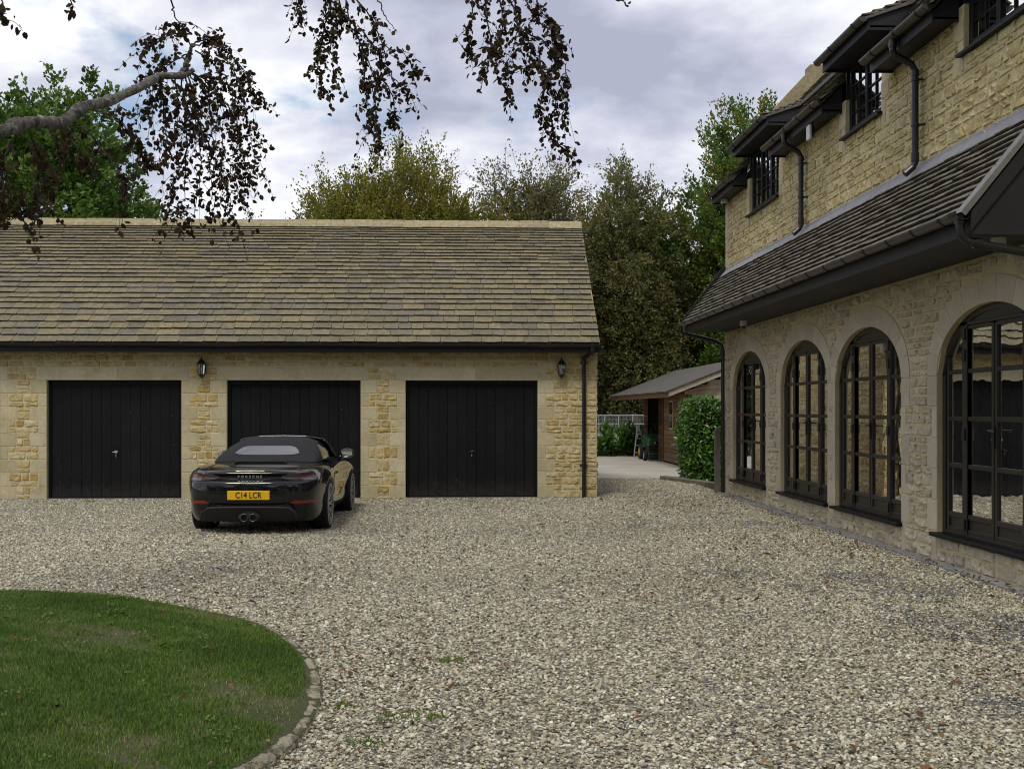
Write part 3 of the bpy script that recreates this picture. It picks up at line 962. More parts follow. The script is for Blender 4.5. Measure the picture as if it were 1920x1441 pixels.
# ------------------------------------------------------------------ garage
GY = 20.0
garage = thing('garage_block', 'long single-storey garage of golden stone with slate roof and black doors', 'garage', (-3, GY, 0))
DOORS = [(-10.05, -7.80), (-7.03, -4.79), (-4.03, -1.78), (-1.02, 1.23)]
GX0, GX1, GTOP = -11.2, 2.243, 2.52
RIDGE_Y, RIDGE_Z, EAVE_Y, EAVE_Z = 22.9, 5.11, 19.66, 2.60

# mortar-faced wall with door openings
mb = MB()
xs = [GX0] + [v for d in DOORS for v in d] + [GX1]
for i in range(0, len(xs), 2):
    mb.box(xs[i], xs[i + 1], GY, GY + .30, -0.2, 2.0)
mb.box(GX0, GX1, GY, GY + .30, 2.0, GTOP)
mb.box(GX1 - .30, GX1, GY + .30, 25.8, -0.2, GTOP)
mb.box(GX0, GX0 + .3, GY + .30, 25.8, -0.2, GTOP)
mb.box(GX0 + .3, GX1 - .3, 25.5, 25.8, -0.2, GTOP)
mb.prism([(GY + .02, GTOP), (25.78, GTOP), (RIDGE_Y, RIDGE_Z - .10)], lambda u, v, t_: (t_, u, v), GX1 - .3, GX1)
mb.box(GX0 + .3, GX1 - .3, GY + .30, 25.5, -0.2, 0.0, m=0)
gwall = mb.build('stone_wall', M['mortar'], garage)

rn = random.Random(21)
QH = 2.0 / 9
qrects = []                                                # quoin blocks and door surrounds


def qwide(k, side):
    return 0.27 if (k % 2 == 0) else 0.135


rects = []
for k in range(9):
    z0, z1 = k * QH, (k + 1) * QH
    wv = qwide(k, 0)
    for (a, b_) in DOORS:
        qrects.append((a - wv, a, z0, z1)); qrects.append((b_, b_ + wv, z0, z1))
    piers = [(GX0, DOORS[0][0] - wv)] + [(DOORS[i][1] + wv, DOORS[i + 1][0] - wv) for i in range(3)] + [(DOORS[3][1] + wv, GX1)]
    for (a, b_) in piers:
        tall = rn.random() < .12 and (b_ - a) < .6
        rects += fill(a, b_, z0, z1, (QH, QH) if tall else (.07, .14), (.08, .17) if tall else (.11, .30), split=.0 if tall else .10, rnd=rn)
for (a, b_) in DOORS:
    mid = (a + b_) / 2 + .06
    qrects += [(a - .16, mid, 2.0, 2.22), (mid, b_ + .125, 2.0, 2.22)]
lint = [(a - .16, b_ + .125) for a, b_ in DOORS]
pz = [(GX0, lint[0][0])] + [(lint[i][1], lint[i + 1][0]) for i in range(3)] + [(lint[3][1], GX1)]
for (a, b_) in pz:
    rects += fill(a, b_, 2.0, 2.22, (.09, .13), (.12, .26), rnd=rn)
rects += fill(GX0, GX1, 2.22, GTOP - .01, (.085, .115), (.12, .26), split=0.0, rnd=rn)
mats_ = stone_mats(rects, ('front', GY), (.006, .016), .013, rn)
# gable end towards the house (seen in the window reflections and from beside)
er = fill(GY + .02, 25.8, 0, GTOP, (.09, .16), (.14, .38), rnd=rn)
er += [q for q in fill(GY + .3, 25.4, GTOP, RIDGE_Z - .2, (.09, .15), (.14, .36), rnd=rn) if abs((q[0] + q[1]) / 2 - RIDGE_Y) + (q[1] - q[0]) / 2 < (RIDGE_Z - .12 - q[3]) * 1.11]
endm = stone_mats(er, ('right', GX1), (.012, .028), .012, rn)
emit(mats_ + endm, GSV, 'wall_stone', gwall, M['gold_attr'], 300, 'wall_stones', vis=lambda p: p[1] < GY + .1, rseed=1)
for (a, b_, z0, z1) in qrects:
    if b_ < -8.6: continue
    MB().box(a + .003, b_ - .003, GY - .006, GY + .20, z0 + .003, z1 - .003, 0.005).build('lintel' if z0 >= 2.0 else 'quoin_stone', M['quoin'], gwall)
MB().box(GX0 + .02, GX1 - .02, GY - .03, GY + .05, -.03, .012, 0.004).build('threshold_strip', M['edge'], gwall)

# doors
M['plank'] = rmat('black_painted_plank', [(0.0055, 0.0055, 0.007), (0.0075, 0.0075, 0.009), (0.005, 0.005, 0.0065), (0.009, 0.009, 0.0105)], 'obj', rough=0.55, var=0.25, vscale=3, bump=0.15, bscale=20, bdist=0.004, spec=0.18)
# paint flakes showing bare primer
pm, pt_, pb = M['plank'], M['plank'].node_tree, M['plank'].node_tree.nodes['Principled BSDF']
gp = nd(pt_, 'ShaderNodeNewGeometry').outputs['Position']
nz = nd(pt_, 'ShaderNodeTexNoise', Scale=22.0, Detail=3.0, Roughness=0.7); pt_.links.new(gp, nz.inputs['Vector'])
mrr = nd(pt_, 'ShaderNodeMapRange'); mrr.inputs[1].default_value = 0.725; mrr.inputs[2].default_value = 0.74; pt_.links.new(nz.outputs['Fac'], mrr.inputs[0])
old = pb.inputs['Base Color'].links[0].from_socket
c1_ = mixc(pt_, mrr.outputs[0], old, (0.22, 0.22, 0.21))
# splashed grit drying on the lowest boards, ragged at its top
sz_ = nd(pt_, 'ShaderNodeSeparateXYZ'); pt_.links.new(gp, sz_.inputs[0])
ns_ = nd(pt_, 'ShaderNodeTexNoise', Scale=9.0, Detail=8.0, Roughness=0.75); pt_.links.new(gp, ns_.inputs['Vector'])
ma_ = nd(pt_, 'ShaderNodeMath', operation='MULTIPLY_ADD'); pt_.links.new(ns_.outputs['Fac'], ma_.inputs[0]); ma_.inputs[1].default_value = -0.7; pt_.links.new(sz_.outputs[2], ma_.inputs[2])
ms_ = nd(pt_, 'ShaderNodeMapRange'); ms_.inputs[1].default_value = -0.40; ms_.inputs[2].default_value = -0.05; ms_.inputs[3].default_value = 0.5; ms_.inputs[4].default_value = 0.0; pt_.links.new(ma_.outputs[0], ms_.inputs[0])
pt_.links.new(mixc(pt_, ms_.outputs[0], c1_, (0.05, 0.045, 0.036)), pb.inputs['Base Color'])
for di, (a, b_) in enumerate(DOORS):
    mb = MB()
    y0 = GY + .105
    mb.box(a, a + .05, y0 - .02, y0 + .06, 0, 2.0, .004); mb.box(b_ - .05, b_, y0 - .02, y0 + .06, 0, 2.0, .004)
    mb.box(a + .05, b_ - .05, y0 - .02, y0 + .06, 1.93, 2.0, .004)
    mb.box(a + .05, b_ - .05, y0 + .035, y0 + .06, 0.0, 1.93)
    door = mb.build('garage_door', M['blackwood'], garage)
    n_ = 13; x0, x1 = a + .055, b_ - .055
    wv = (x1 - x0) / n_
    for k in range(n_):
        MB().box(x0 + k * wv + .0018, x0 + (k + 1) * wv - .0018, y0 - .002 + U(-.001, .001), y0 + .032, 0.035, 1.89, 0.0025).build('plank', M['plank'], door)
    MB().box(x0, x1, y0 - .006, y0 + .03, 1.893, 1.925, .003).build('top_rail', M['blackwood'], door)
    MB().box(x0, x1, y0 - .01, y0 + .03, 0.012, 0.034, .003).build('bottom_rail', M['blackwood'], door)
    cx_ = (a + b_) / 2
    hb = MB()
    hb.tube([(cx_, y0 - .003, .79), (cx_, y0 - .012, .79)], .028, 12)
    hb.tube([(cx_, y0 - .01, .79), (cx_, y0 - .05, .79)], .008, 8)
    hb.tube([(cx_ - .042, y0 - .05, .787), (cx_ + .042, y0 - .05, .795)], [.009, .009], 8)
    hb.box(cx_ - .010, cx_ + .010, y0 - .016, y0 - .003, .70, .755, .003)
    hb.build('handle', M['chrome'] if di in (0, 1) else M['blackplastic'], door)
    if di > 1:
        MB().box(cx_ - .008, cx_ + .008, y0 - .022, y0 - .017, .705, .75, .002).build('lock_plate', M['chrome'], door)

# roof: deck, slates, ridge
Vs = Vector((0, RIDGE_Y - EAVE_Y, RIDGE_Z - EAVE_Z)); SL = Vs.length; Vd = Vs.normalized()
RX0, RX1 = GX0 - .05, 2.262
mb = MB()
nrm = Vector((0, -Vd.z, Vd.y))
prof = [(EAVE_Y, EAVE_Z), (RIDGE_Y, RIDGE_Z), (2 * RIDGE_Y - EAVE_Y, EAVE_Z), (2 * RIDGE_Y - EAVE_Y, EAVE_Z - .05), (RIDGE_Y, RIDGE_Z - .12), (EAVE_Y, EAVE_Z - .05)]
mb.prism(prof, lambda u, v, t_: (t_, u, v), RX0, RX1 - .012)
groof = mb.build('roof', mat('slate_underlay', (0.10, 0.085, 0.06), 0.95, .2), garage)
e = []
rn = random.Random(5)
for k in range(28):
    f_ = k / 27
    e.append((0.215 * (1 - f_) + 0.095 * f_) * rn.uniform(.86, 1.14))
e = [v * (SL - .10) / sum(e) for v in e]
sm = slate_mats((RX0, EAVE_Y, EAVE_Z), (1, 0, 0), Vd, RX1 - RX0, e, (.18, .42), .021, rn)
emit(sm, SLV, 'slate', groof, M['slate_attr'], 300, 'slates', rseed=2)
x = RX0
while x < RX1 - .1:
    L_ = U(.50, .60); x1 = min(x + L_, RX1)
    if RX1 - x1 < .2: x1 = RX1
    j = U(-.006, .006)
    pr = [(RIDGE_Y - .155, RIDGE_Z - .075 + j), (RIDGE_Y - .035, RIDGE_Z + .075 + j), (RIDGE_Y + .035, RIDGE_Z + .075 + j), (RIDGE_Y + .155, RIDGE_Z - .075 + j), (RIDGE_Y + .13, RIDGE_Z - .10), (RIDGE_Y - .13, RIDGE_Z - .10)]
    MB().prism(pr, lambda u, v, t_: (t_, u, v), x + .004, x1 - .004).build('ridge_stone', M['ridge'], groof)
    x = x1
    if x >= RX1: break
MB().box(RX0, RX1, RIDGE_Y - .10, RIDGE_Y + .10, RIDGE_Z - .09, RIDGE_Z + .02).build('ridge_mortar', M['mortar'], groof)
# verge: exposed slate edges bedded in mortar
mb = MB()
for sgn in (1,):
    mb.prism([(EAVE_Y + .01, EAVE_Z - .06), (EAVE_Y + .01, EAVE_Z + .015), (RIDGE_Y, RIDGE_Z + .015), (RIDGE_Y, RIDGE_Z - .14)], lambda u, v, t_: (t_, u, v), GX1 + .001, GX1 + .012)
mb.build('verge_bedding', M['mortar'], groof)

MB().box(GX0, 2.262, GY - .30, GY - .275, 2.46, 2.585, .003).build('fascia', M['darkwood'], garage)
MB().box(GX0, 2.255, GY - .275, GY - .012, 2.505, 2.53).build('soffit', M['darkwood'], garage)


def half_round(r, th=.005, n=10):
    o = [(r * math.cos(math.pi + math.pi * i / n), r * math.sin(math.pi + math.pi * i / n)) for i in range(n + 1)]
    i_ = [((r - th) * math.cos(math.pi + math.pi * i / n), (r - th) * math.sin(math.pi + math.pi * i / n)) for i in range(n, -1, -1)]
    return o + i_


def gutter_x(name, parent, x0, x1, y, z, r, mt, br, brm, step=1.0):
    mb = MB(); mb.prism(half_round(r), lambda u, v, t_: (t_, y + u, z + v), x0, x1)
    for xe in (x0, x1):
        mb.prism([(r * math.cos(math.pi + math.pi * i / 10), r * math.sin(math.pi + math.pi * i / 10)) for i in range(11)], lambda u, v, t_: (t_, y + u, z + v), xe - .004, xe + .004)
    g_ = mb.build(name, mt, parent)
    x = x0 + .35
    while x < x1 - .1:
        MB().prism(half_round(r + .007, .006), lambda u, v, t_: (t_, y + u, z + v), x - .02, x + .02).build(br, brm, g_)
        x += step * U(.95, 1.05)
    return g_


def gutter_y(name, parent, y0, y1, x, z, r, mt, br, brm, step=1.0, ends=True, lead=.3):
    mb = MB(); mb.prism(half_round(r), lambda u, v, t_: (x + u, t_, z + v), y0, y1)
    if ends:
        for ye in (y0, y1):
            mb.prism([(r * math.cos(math.pi + math.pi * i / 10), r * math.sin(math.pi + math.pi * i / 10)) for i in range(11)], lambda u, v, t_: (x + u, t_, z + v), ye - .004, ye + .004)
    g_ = mb.build(name, mt, parent)
    y = y0 + lead
    while y < y1 - .05:
        MB().prism(half_round(r + .008, .007), lambda u, v, t_: (x + u, t_, z + v), y - .02, y + .02).build(br, brm, g_)
        y += step * U(.95, 1.05)
    return g_


gutter_x('gutter', garage, GX0, 2.27, GY - .36, 2.605, .056, M['blackplastic'], 'gutter_bracket', M['blackplastic'], 1.0)
mb = MB()
px_ = 2.015
mb.tube([(2.13, GY - .36, 2.56), (2.13, GY - .36, 2.50), (2.12, GY - .33, 2.46), (2.04, GY - .12, 2.40), (px_, GY - .065, 2.36), (px_, GY - .065, 2.30), (px_, GY - .065, 0.0)], .034, 12)
for z_ in (2.31, 2.385):
    mb.tube([(px_, GY - .065, z_ - .03), (px_, GY - .065, z_ + .02)], .040, 12)
dpipe = mb.build('downpipe', M['blackplastic'], garage, smooth=False)
for z_ in (2.30, 0.56):
    b2 = MB(); b2.tube([(px_, GY - .065, z_ - .015), (px_, GY - .065, z_ + .015)], .041, 12); b2.box(px_ - .065, px_ + .065, GY - .035, GY - .022, z_ - .013, z_ + .013, .003)
    b2.build('pipe_clip', M['blackplastic'], dpipe)


# garden wall running back from the garage, mirrored in the french windows
gdw = thing('garden_wall', 'golden stone garden wall running back from the garage gable', 'wall', (2.1, 27.5, 0))
MB().box(1.98, 2.243, 25.81, 29.3, -.2, 2.50).build('wall_core', M['mortar'], gdw)
rn = random.Random(44)
emit(stone_mats(fill(25.82, 29.28, 0, 2.40, (.09, .16), (.14, .38), rnd=rn), ('right', GX1), (.012, .028), .012, rn), GSV, 'wall_stone', gdw, M['gold_attr'], 0, 'wall_stones', rseed=6)
x = 25.82
while x < 29.2:
    MB().box(1.94, 2.29, x + .003, min(x + .5, 29.34) - .003, 2.40, 2.49, .01).build('coping_stone', M['ridge'], gdw); x += .5

# wall lanterns
def lantern(x, label):
    t_ = thing('wall_lantern', label, 'lantern', (x, GY - .01, 2.05), group='black wall lanterns on the garage')
    y = GY - .115; z = 2.05
    hexa = lambda r, zz: [(x + r * math.cos(math.pi / 6 + k * math.pi / 3), y + r * math.sin(math.pi / 6 + k * math.pi / 3), zz) for k in range(6)]

    def frus(levels, nm, mt):
        V = [p for (r, zz) in levels for p in hexa(r, zz)]
        F = [(i * 6 + k, i * 6 + (k + 1) % 6, (i + 1) * 6 + (k + 1) % 6, (i + 1) * 6 + k) for i in range(len(levels) - 1) for k in range(6)] + [tuple(range(5, -1, -1)), tuple((len(levels) - 1) * 6 + k for k in range(6))]
        return MB().add(V, F).build(nm, mt, t_)
    frus([(.082, z + .215), (.086, z + .225), (.075, z + .235), (.040, z + .285), (.030, z + .288), (.018, z + .30), (.006, z + .345)], 'roof_cap', M['blackplastic'])
    frus([(.010, z - .01), (.020, z + .0), (.055, z + .035), (.064, z + .045), (.064, z + .052)], 'base', M['blackplastic'])
    mb = MB()
    for k in range(6):
        a, b_ = hexa(.062, z + .05)[k], hexa(.078, z + .217)[k]
        mb.tube([a, b_], .005, 4)
    mb.build('glazing_bars', M['blackplastic'], t_)
    frus([(.058, z + .053), (.073, z + .214)], 'glass', M['lampglass'])
    MB().lathe([(.0, .06), (.016, .07), (.018, .10), (.026, .13), (.022, .155), (.0, .165)], lambda a, b_, h: (x + a, y + b_, z + h), 10).build('bulb', M['white'], t_, smooth=True)
    mb = MB()
    mb.box(x - .045, x + .045, GY - .03, GY - .008, z + .05, z + .20, .006)
    mb.tube([(x, GY - .03, z + .02), (x, GY - .07, z - .02), (x, y, z - .01)], .009, 6)
    mb.build('wall_bracket', M['blackplastic'], t_)


M['lampglass'] = glassmat('lantern_glass', wob=0.0, ior=1.5)
lantern(-4.43, 'black wall lantern on the stone pier beside the parked car')
lantern(1.63, 'black wall lantern near the downpipe at the garage corner')


# ------------------------------------------------------------------ house
HX, HY0, HY1 = 4.66, 4.6, 20.85
house = thing('stone_house', 'two-storey buff stone house with arched french windows and a lean-to slate roof', 'house', (HX, 14, 0))
ARCH = [19.16, 16.06, 13.50, 10.30]
HALF, SPR, RISE, BAND = 1.125, 1.845, 0.62, 0.24
SILL = 0.30


def ell(y, a=HALF, b_=RISE):
    q = max(0.0, 1 - (y / a) ** 2)
    return SPR + b_ * math.sqrt(q)


edges = sorted([(c - HALF, c + HALF) for c in ARCH])


def limits(c):
    """how far the surround may reach each side before it meets the next one"""
    lo, hi = c - HALF - BAND, c + HALF + BAND
    for o in ARCH:
        if o != c:
            if o < c: lo = max(lo, (c - HALF + o + HALF) / 2)
            else: hi = min(hi, (c + HALF + o - HALF) / 2)
    return lo, hi


# mortar face and core of the ground-floor wall
mb = MB()
mb.box(HX, HX + .22, HY0, HY1, -.2, SILL - .03)
ys = [HY0] + [v for ed in edges for v in ed] + [HY1]
for i in range(0, len(ys), 2):
    mb.box(HX, HX + .22, ys[i], ys[i + 1], SILL - .03, 2.87)
for c in ARCH:
    n_ = 20
    for i in range(n_):
        a, b_ = -HALF + 2 * HALF * i / n_, -HALF + 2 * HALF * (i + 1) / n_
        za, zb = ell(a), ell(b_)
        V = [(HX, c + a, za), (HX, c + b_, zb), (HX, c + b_, 2.87), (HX, c + a, 2.87)]
        mb.add(V + [(x + .22, y, z) for x, y, z in V], [(0, 1, 2, 3), (4, 5, 6, 7), (0, 1, 5, 4)])
# plain ground-floor top and the upper storey with its window notches
UW = [(17.28, 19.10, 4.70), (12.98, 14.22, 4.85), (9.00, 10.80, 4.85)]
mb.box(HX, HX + .22, HY0, HY1, 2.87, 4.70)
yy = [HY0] + [v for wq in sorted(UW) for v in wq[:2]] + [HY1]
for i in range(0, len(yy), 2):
    mb.box(HX, HX + .22, yy[i], yy[i + 1], 4.70, 5.30)
for (a, b_, z) in UW:
    if z > 4.71: mb.box(HX, HX + .22, a, b_, 4.70, z)
# gable ends and back
for y_ in (HY0, HY1 - .22):
    mb.box(HX + .22, 8.2, y_, y_ + .22, -.2, 5.30)
    mb.prism([(HX, 5.30), (8.2, 5.30), (6.25, 7.22)], lambda u, v, t_: (u, t_, v), y_, y_ + .22)
mb.box(8.0, 8.2, HY0 + .22, HY1 - .22, -.2, 5.30)
hwall = mb.build('stone_wall', M['housemortar'], house)
# rooms behind the glass
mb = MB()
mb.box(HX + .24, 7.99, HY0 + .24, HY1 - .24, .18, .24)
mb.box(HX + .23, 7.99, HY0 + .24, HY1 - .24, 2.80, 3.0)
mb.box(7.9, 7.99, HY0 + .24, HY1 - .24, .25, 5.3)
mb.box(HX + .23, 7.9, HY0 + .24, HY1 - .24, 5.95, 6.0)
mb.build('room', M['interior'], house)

rn = random.Random(33)
rects = []
QH2 = SPR / 6
qr = []


def jamb_w(k): return .24 if k % 2 else .125


def blocked_band(k):
    wv = jamb_w(k)

    def f(z0, z1):
        o = []
        for c in ARCH:
            lo, hi = limits(c)
            a, b_ = max(c - HALF - wv, lo), min(c + HALF + wv, hi)
            if z1 <= SILL - .02: o += [(a, c - HALF), (c + HALF, b_)]
            else: o.append((a, b_))
        return o
    return f


for k in range(6):
    z0, z1 = k * QH2, (k + 1) * QH2
    if k == 0:
        rects += fill(8.3, HY1 - .2, .015, SILL - .035, (.10, .15), (.18, .42), blocked_band(k), .1, rn)
        rects += fill(8.3, HY1 - .2, SILL - .03, z1, (.05, .06), (.14, .36), lambda a, b_: blocked_band(0)(.5, .6), .0, rn)
    else:
        rects += fill(8.3, HY1 - (.2 if k % 2 else .12), z0, z1, (.075, .16), (.12, .34), blocked_band(k), .15, rn)
    wv = jamb_w(k)
    done = set()
    for c in ARCH:
        lo, hi = limits(c)
        for sd in (-1, 1):
            e0 = c + sd * HALF
            lim = lo if sd < 0 else hi
            e1 = max(e0 - wv, lim) if sd < 0 else min(e0 + wv, hi)
            if abs(lim - e0) < .2:                          # shared pier between two close arches: one block
                other = 2 * lim - e0
                key = (round(lim, 3), k)
                if key in done: continue
                done.add(key); e1 = other
            qr.append((min(e0, e1), max(e0, e1), z0, z1))


def blocked_top(z0, z1):
    o = []
    for c in ARCH:
        a = HALF + BAND
        q = 1 - ((z0 + .01 - SPR) / (RISE + BAND)) ** 2
        if q <= 0: continue
        hw = a * math.sqrt(q)
        lo, hi = limits(c)
        o.append((max(c - hw, lo), min(c + hw, hi)))
    return o


rects += fill(8.3, HY1 - .12, SPR, 2.86, (.055, .12), (.12, .32), blocked_top, .1, rn)
lowm = stone_mats(rects, ('left', HX), (.008, .022), .011, rn)
# upper storey: larger, flush-pointed rubble
rects = fill(8.9, HY1 - .16, 3.90, 4.70, (.07, .15), (.10, .34), None, .25, rn)


def blocked_up(z0, z1):
    return [(a - (.13 if int(z0 * 4) % 2 else .24), b_ + (.13 if int(z0 * 4) % 2 else .24)) for (a, b_, z) in UW]


rects += fill(8.9, HY1 - .16, 4.70, 5.19, (.07, .15), (.10, .32), blocked_up, .25, rn)
for (a, b_, z) in UW:
    if z > 4.8: rects += fill(a + .02, b_ - .02, 4.70, z - .03, (.11, .13), (.16, .4), None, 0, rn)
upm = stone_mats(rects, ('left', HX), (.008, .020), .013, rn)
emit(lowm, LSV, 'wall_stone', hwall, M['cream_attr'], 150, 'wall_stones', rseed=4)
emit(upm, PSV, 'wall_stone', hwall, M['pale_attr'], 150, 'wall_stones', rseed=5)

for (a, b_, z0, z1) in qr:
    inner = (a + b_) / 2
    MB().box(HX - .008, HX + .21, a + .002, b_ - .002, max(z0, .0) + .002, z1 - .002, .005).build('quoin_stone', M['housequoin'], hwall)
# arch stones
for c in ARCH:
    lo, hi = limits(c)
    NV = 11
    for i in range(NV):
        V = []; ST = 4
        for j in range(ST + 1):
            th = math.pi * (i + (j / ST) * .985 + .0075) / NV
            y_i, z_i = c + HALF * math.cos(th), SPR + RISE * math.sin(th)
            y_o, z_o = c + (HALF + BAND) * math.cos(th), SPR + (RISE + BAND) * math.sin(th)
            y_o = min(max(y_o, lo + .002), hi - .002)
            for (yv, zv) in ((y_i, z_i), (y_o, z_o)):
                V += [(HX - .009, yv, zv), (HX + .21, yv, zv)]
        F = []
        for j in range(ST):
            p, q = j * 4, (j + 1) * 4
            F += [(p, q, q + 2, p + 2), (p + 1, p + 3, q + 3, q + 1), (p, p + 1, q + 1, q), (p + 2, q + 2, q + 3, p + 3)]
        F += [(0, 2, 3, 1), (ST * 4, ST * 4 + 1, ST * 4 + 3, ST * 4 + 2)]
        MB().add(V, F).build('arch_stone', M['housequoin'], hwall)
# corner quoins and window jamb stones
z = 0.0; k = 0
while z < 5.15:
    h = .30 if z < 2.8 else .26
    if not (2.75 < z < 3.0):
        wv = .20 if k % 2 else .11
        MB().box(HX - .009, HX + .20, HY1 - wv, HY1 + .006, z + .003, min(z + h, 5.16) - .003, .005).build('quoin_stone', M['housequoin'], hwall)
    z += h; k += 1
for (a, b_, z0) in UW:
    z = z0 - .18; k = 0
    while z < 5.12:
        wv = .24 if k % 2 else .13
        for (p, q) in ((a - wv, a), (b_, b_ + wv)):
            MB().box(HX - .009, HX + .16, p + .002, q - .002, z + .003, min(z + .30, 5.16) - .003, .005).build('quoin_stone', M['quoin'], hwall)
        z += .30; k += 1

# french windows
FX = HX + .05                                              # outer face of the joinery
ROWS = [0.52, 0.97, 1.42, 1.87, 2.30]
COLS = [(-.985, -.66), (-.555, -.055), (.055, .555), (.66, .985)]


def yz_box(mb, y0, y1, z0, z1, d0=0.0, d1=.05, b_=.004):
    mb.box(FX + d0, FX + d1, y0, y1, z0, z1, b_)


for ai, c in enumerate(ARCH):
    IA, IB = HALF - .07, RISE - .06
    mb = MB()
    for sd in (-1, 1):
        yz_box(mb, c + sd * HALF, c + sd * (HALF - .07), SILL, SPR + .03)
        yz_box(mb, c + sd * .605 - .05, c + sd * .605 + .05, SILL + .02, 2.30, -.004, .05)
    # arched head ring and the boarded panel above the doors
    n_ = 24
    for i in range(n_):
        t0, t1 = math.pi * i / n_, math.pi * (i + 1) / n_
        V = []
        for th in (t0, t1):
            for (aa, bb) in ((HALF, RISE), (IA, IB)):
                V += [(FX, c + aa * math.cos(th), SPR + bb * math.sin(th)), (FX + .05, c + aa * math.cos(th), SPR + bb * math.sin(th))]
        mb.add(V, [(0, 4, 6, 2), (1, 3, 7, 5), (2, 6, 7, 3)])
    yz_box(mb, c - .80, c + .80, 2.30, 2.335)
    P = [(-.78 + 1.56 * i / 14) for i in range(15)]
    V = [(FX + .012, c + y_, min(2.335, ell(y_))) for y_ in P] + [(FX + .012, c + y_, ell(y_)) for y_ in P]
    mb.add(V, [(i, i + 1, 15 + i + 1, 15 + i) for i in range(14)])
    yz_box(mb, c - HALF + .07, c + HALF - .07, SILL, SILL + .035)
    fw = mb.build('french_window', M['framewood'], house)
    # door leaves and sidelights
    for ci, (a, b_) in enumerate(COLS):
        lf = MB()
        side = ci in (0, 3)
        st = .03 if side else .05
        top = 2.30
        yz_box(lf, c + a - .045, c + a, SILL + .035, 2.29 if not (side and ci == 0) else 2.02, .006, .046)
        yz_box(lf, c + b_, c + b_ + .045, SILL + .035, 2.29 if not (side and ci == 3) else 2.02, .006, .046)
        for z in ROWS[1:4]:
            yz_box(lf, c + a, c + b_, z - .022, z + .022, .008, .044)
        yz_box(lf, c + a, c + b_, ROWS[0] - .05, ROWS[0], .008, .044)
        yz_box(lf, c + a, c + b_, SILL + .035, SILL + .08, .008, .044)
        lf.box(FX + .022, FX + .036, c + a, c + b_, SILL + .08, ROWS[0] - .05)
        if not side: yz_box(lf, c + a, c + b_, 2.26, 2.298, .008, .044)
        lf.build('sidelight' if side else 'door_leaf', M['framewood'], fw)
        for ri in range(4):
            z0, z1 = ROWS[ri] + (.022 if ri else 0), ROWS[ri + 1] - (.022 if ri < 3 else .04)
            gx = FX + .027
            if side and ri == 3:
                n2 = 8
                yv = [a + (b_ - a) * i / n2 for i in range(n2 + 1)]
                tp = [min(2.29, SPR + IB * math.sqrt(max(0, 1 - (y_ / IA) ** 2))) for y_ in yv]
                V = [(gx, c + y_, z0) for y_ in yv] + [(gx, c + y_, max(z0 + .001, q)) for y_, q in zip(yv, tp)]
                MB().add(V, [(i, i + 1, n2 + 2 + i, n2 + 1 + i) for i in range(n2)]).build('pane', M['glass'], fw, fix=False)
            else:
                MB().add([(gx, c + a, z0), (gx, c + b_, z0), (gx, c + b_, z1), (gx, c + a, z1)], [(0, 1, 2, 3)]).build('pane', M['glass'], fw, fix=False)
    for sd in (-1, 1):
        for z in (.42, 1.27, 2.02, 2.22):
            MB().box(FX - .022, FX - .003, c + sd * .605 - .028, c + sd * .605 + .028, z - .055, z + .055, .006).build('hinge', M['blackplastic'], fw)
    h = MB()
    h.box(FX - .012, FX + .004, c - .022, c + .012, 1.16, 1.36, .004)
    h.tube([(FX - .01, c - .005, 1.32), (FX - .05, c - .005, 1.32)], .009, 8); h.tube([(FX - .05, c + .004, 1.32), (FX - .05, c - .13, 1.318)], .009, 8)
    h.build('door_handle', M['blackplastic'], fw)
    MB().tube([(FX - .014, c - .005, 1.235), (FX - .022, c - .005, 1.235)], .012, 10).build('lock_cylinder', M['chrome'], fw)
    s = MB(); s.box(HX - .075, HX + .2, c - HALF - .045, c + HALF + .03, SILL - .038, SILL, .006)
    s.build('window_sill', M['blackwood'], fw)
    # things hung and standing in the rooms behind the glass
for c in ARCH[:3]:
    pass
cu = MB()
for (y0, y1) in ((17.95, 18.3), (15.0, 15.2), (14.3, 14.6), (11.2, 11.5)):
    n_ = 8
    V = []
    for i in range(n_ + 1):
        y_ = y0 + (y1 - y0) * i / n_
        V += [(HX + .42 + .03 * (i % 2), y_, .26), (HX + .42 + .03 * (i % 2), y_, 2.6)]
    cu.add(V, [(2 * i, 2 * i + 2, 2 * i + 3, 2 * i + 1) for i in range(n_)])
cu.build('curtain', M['curtain'], house, fix=False)

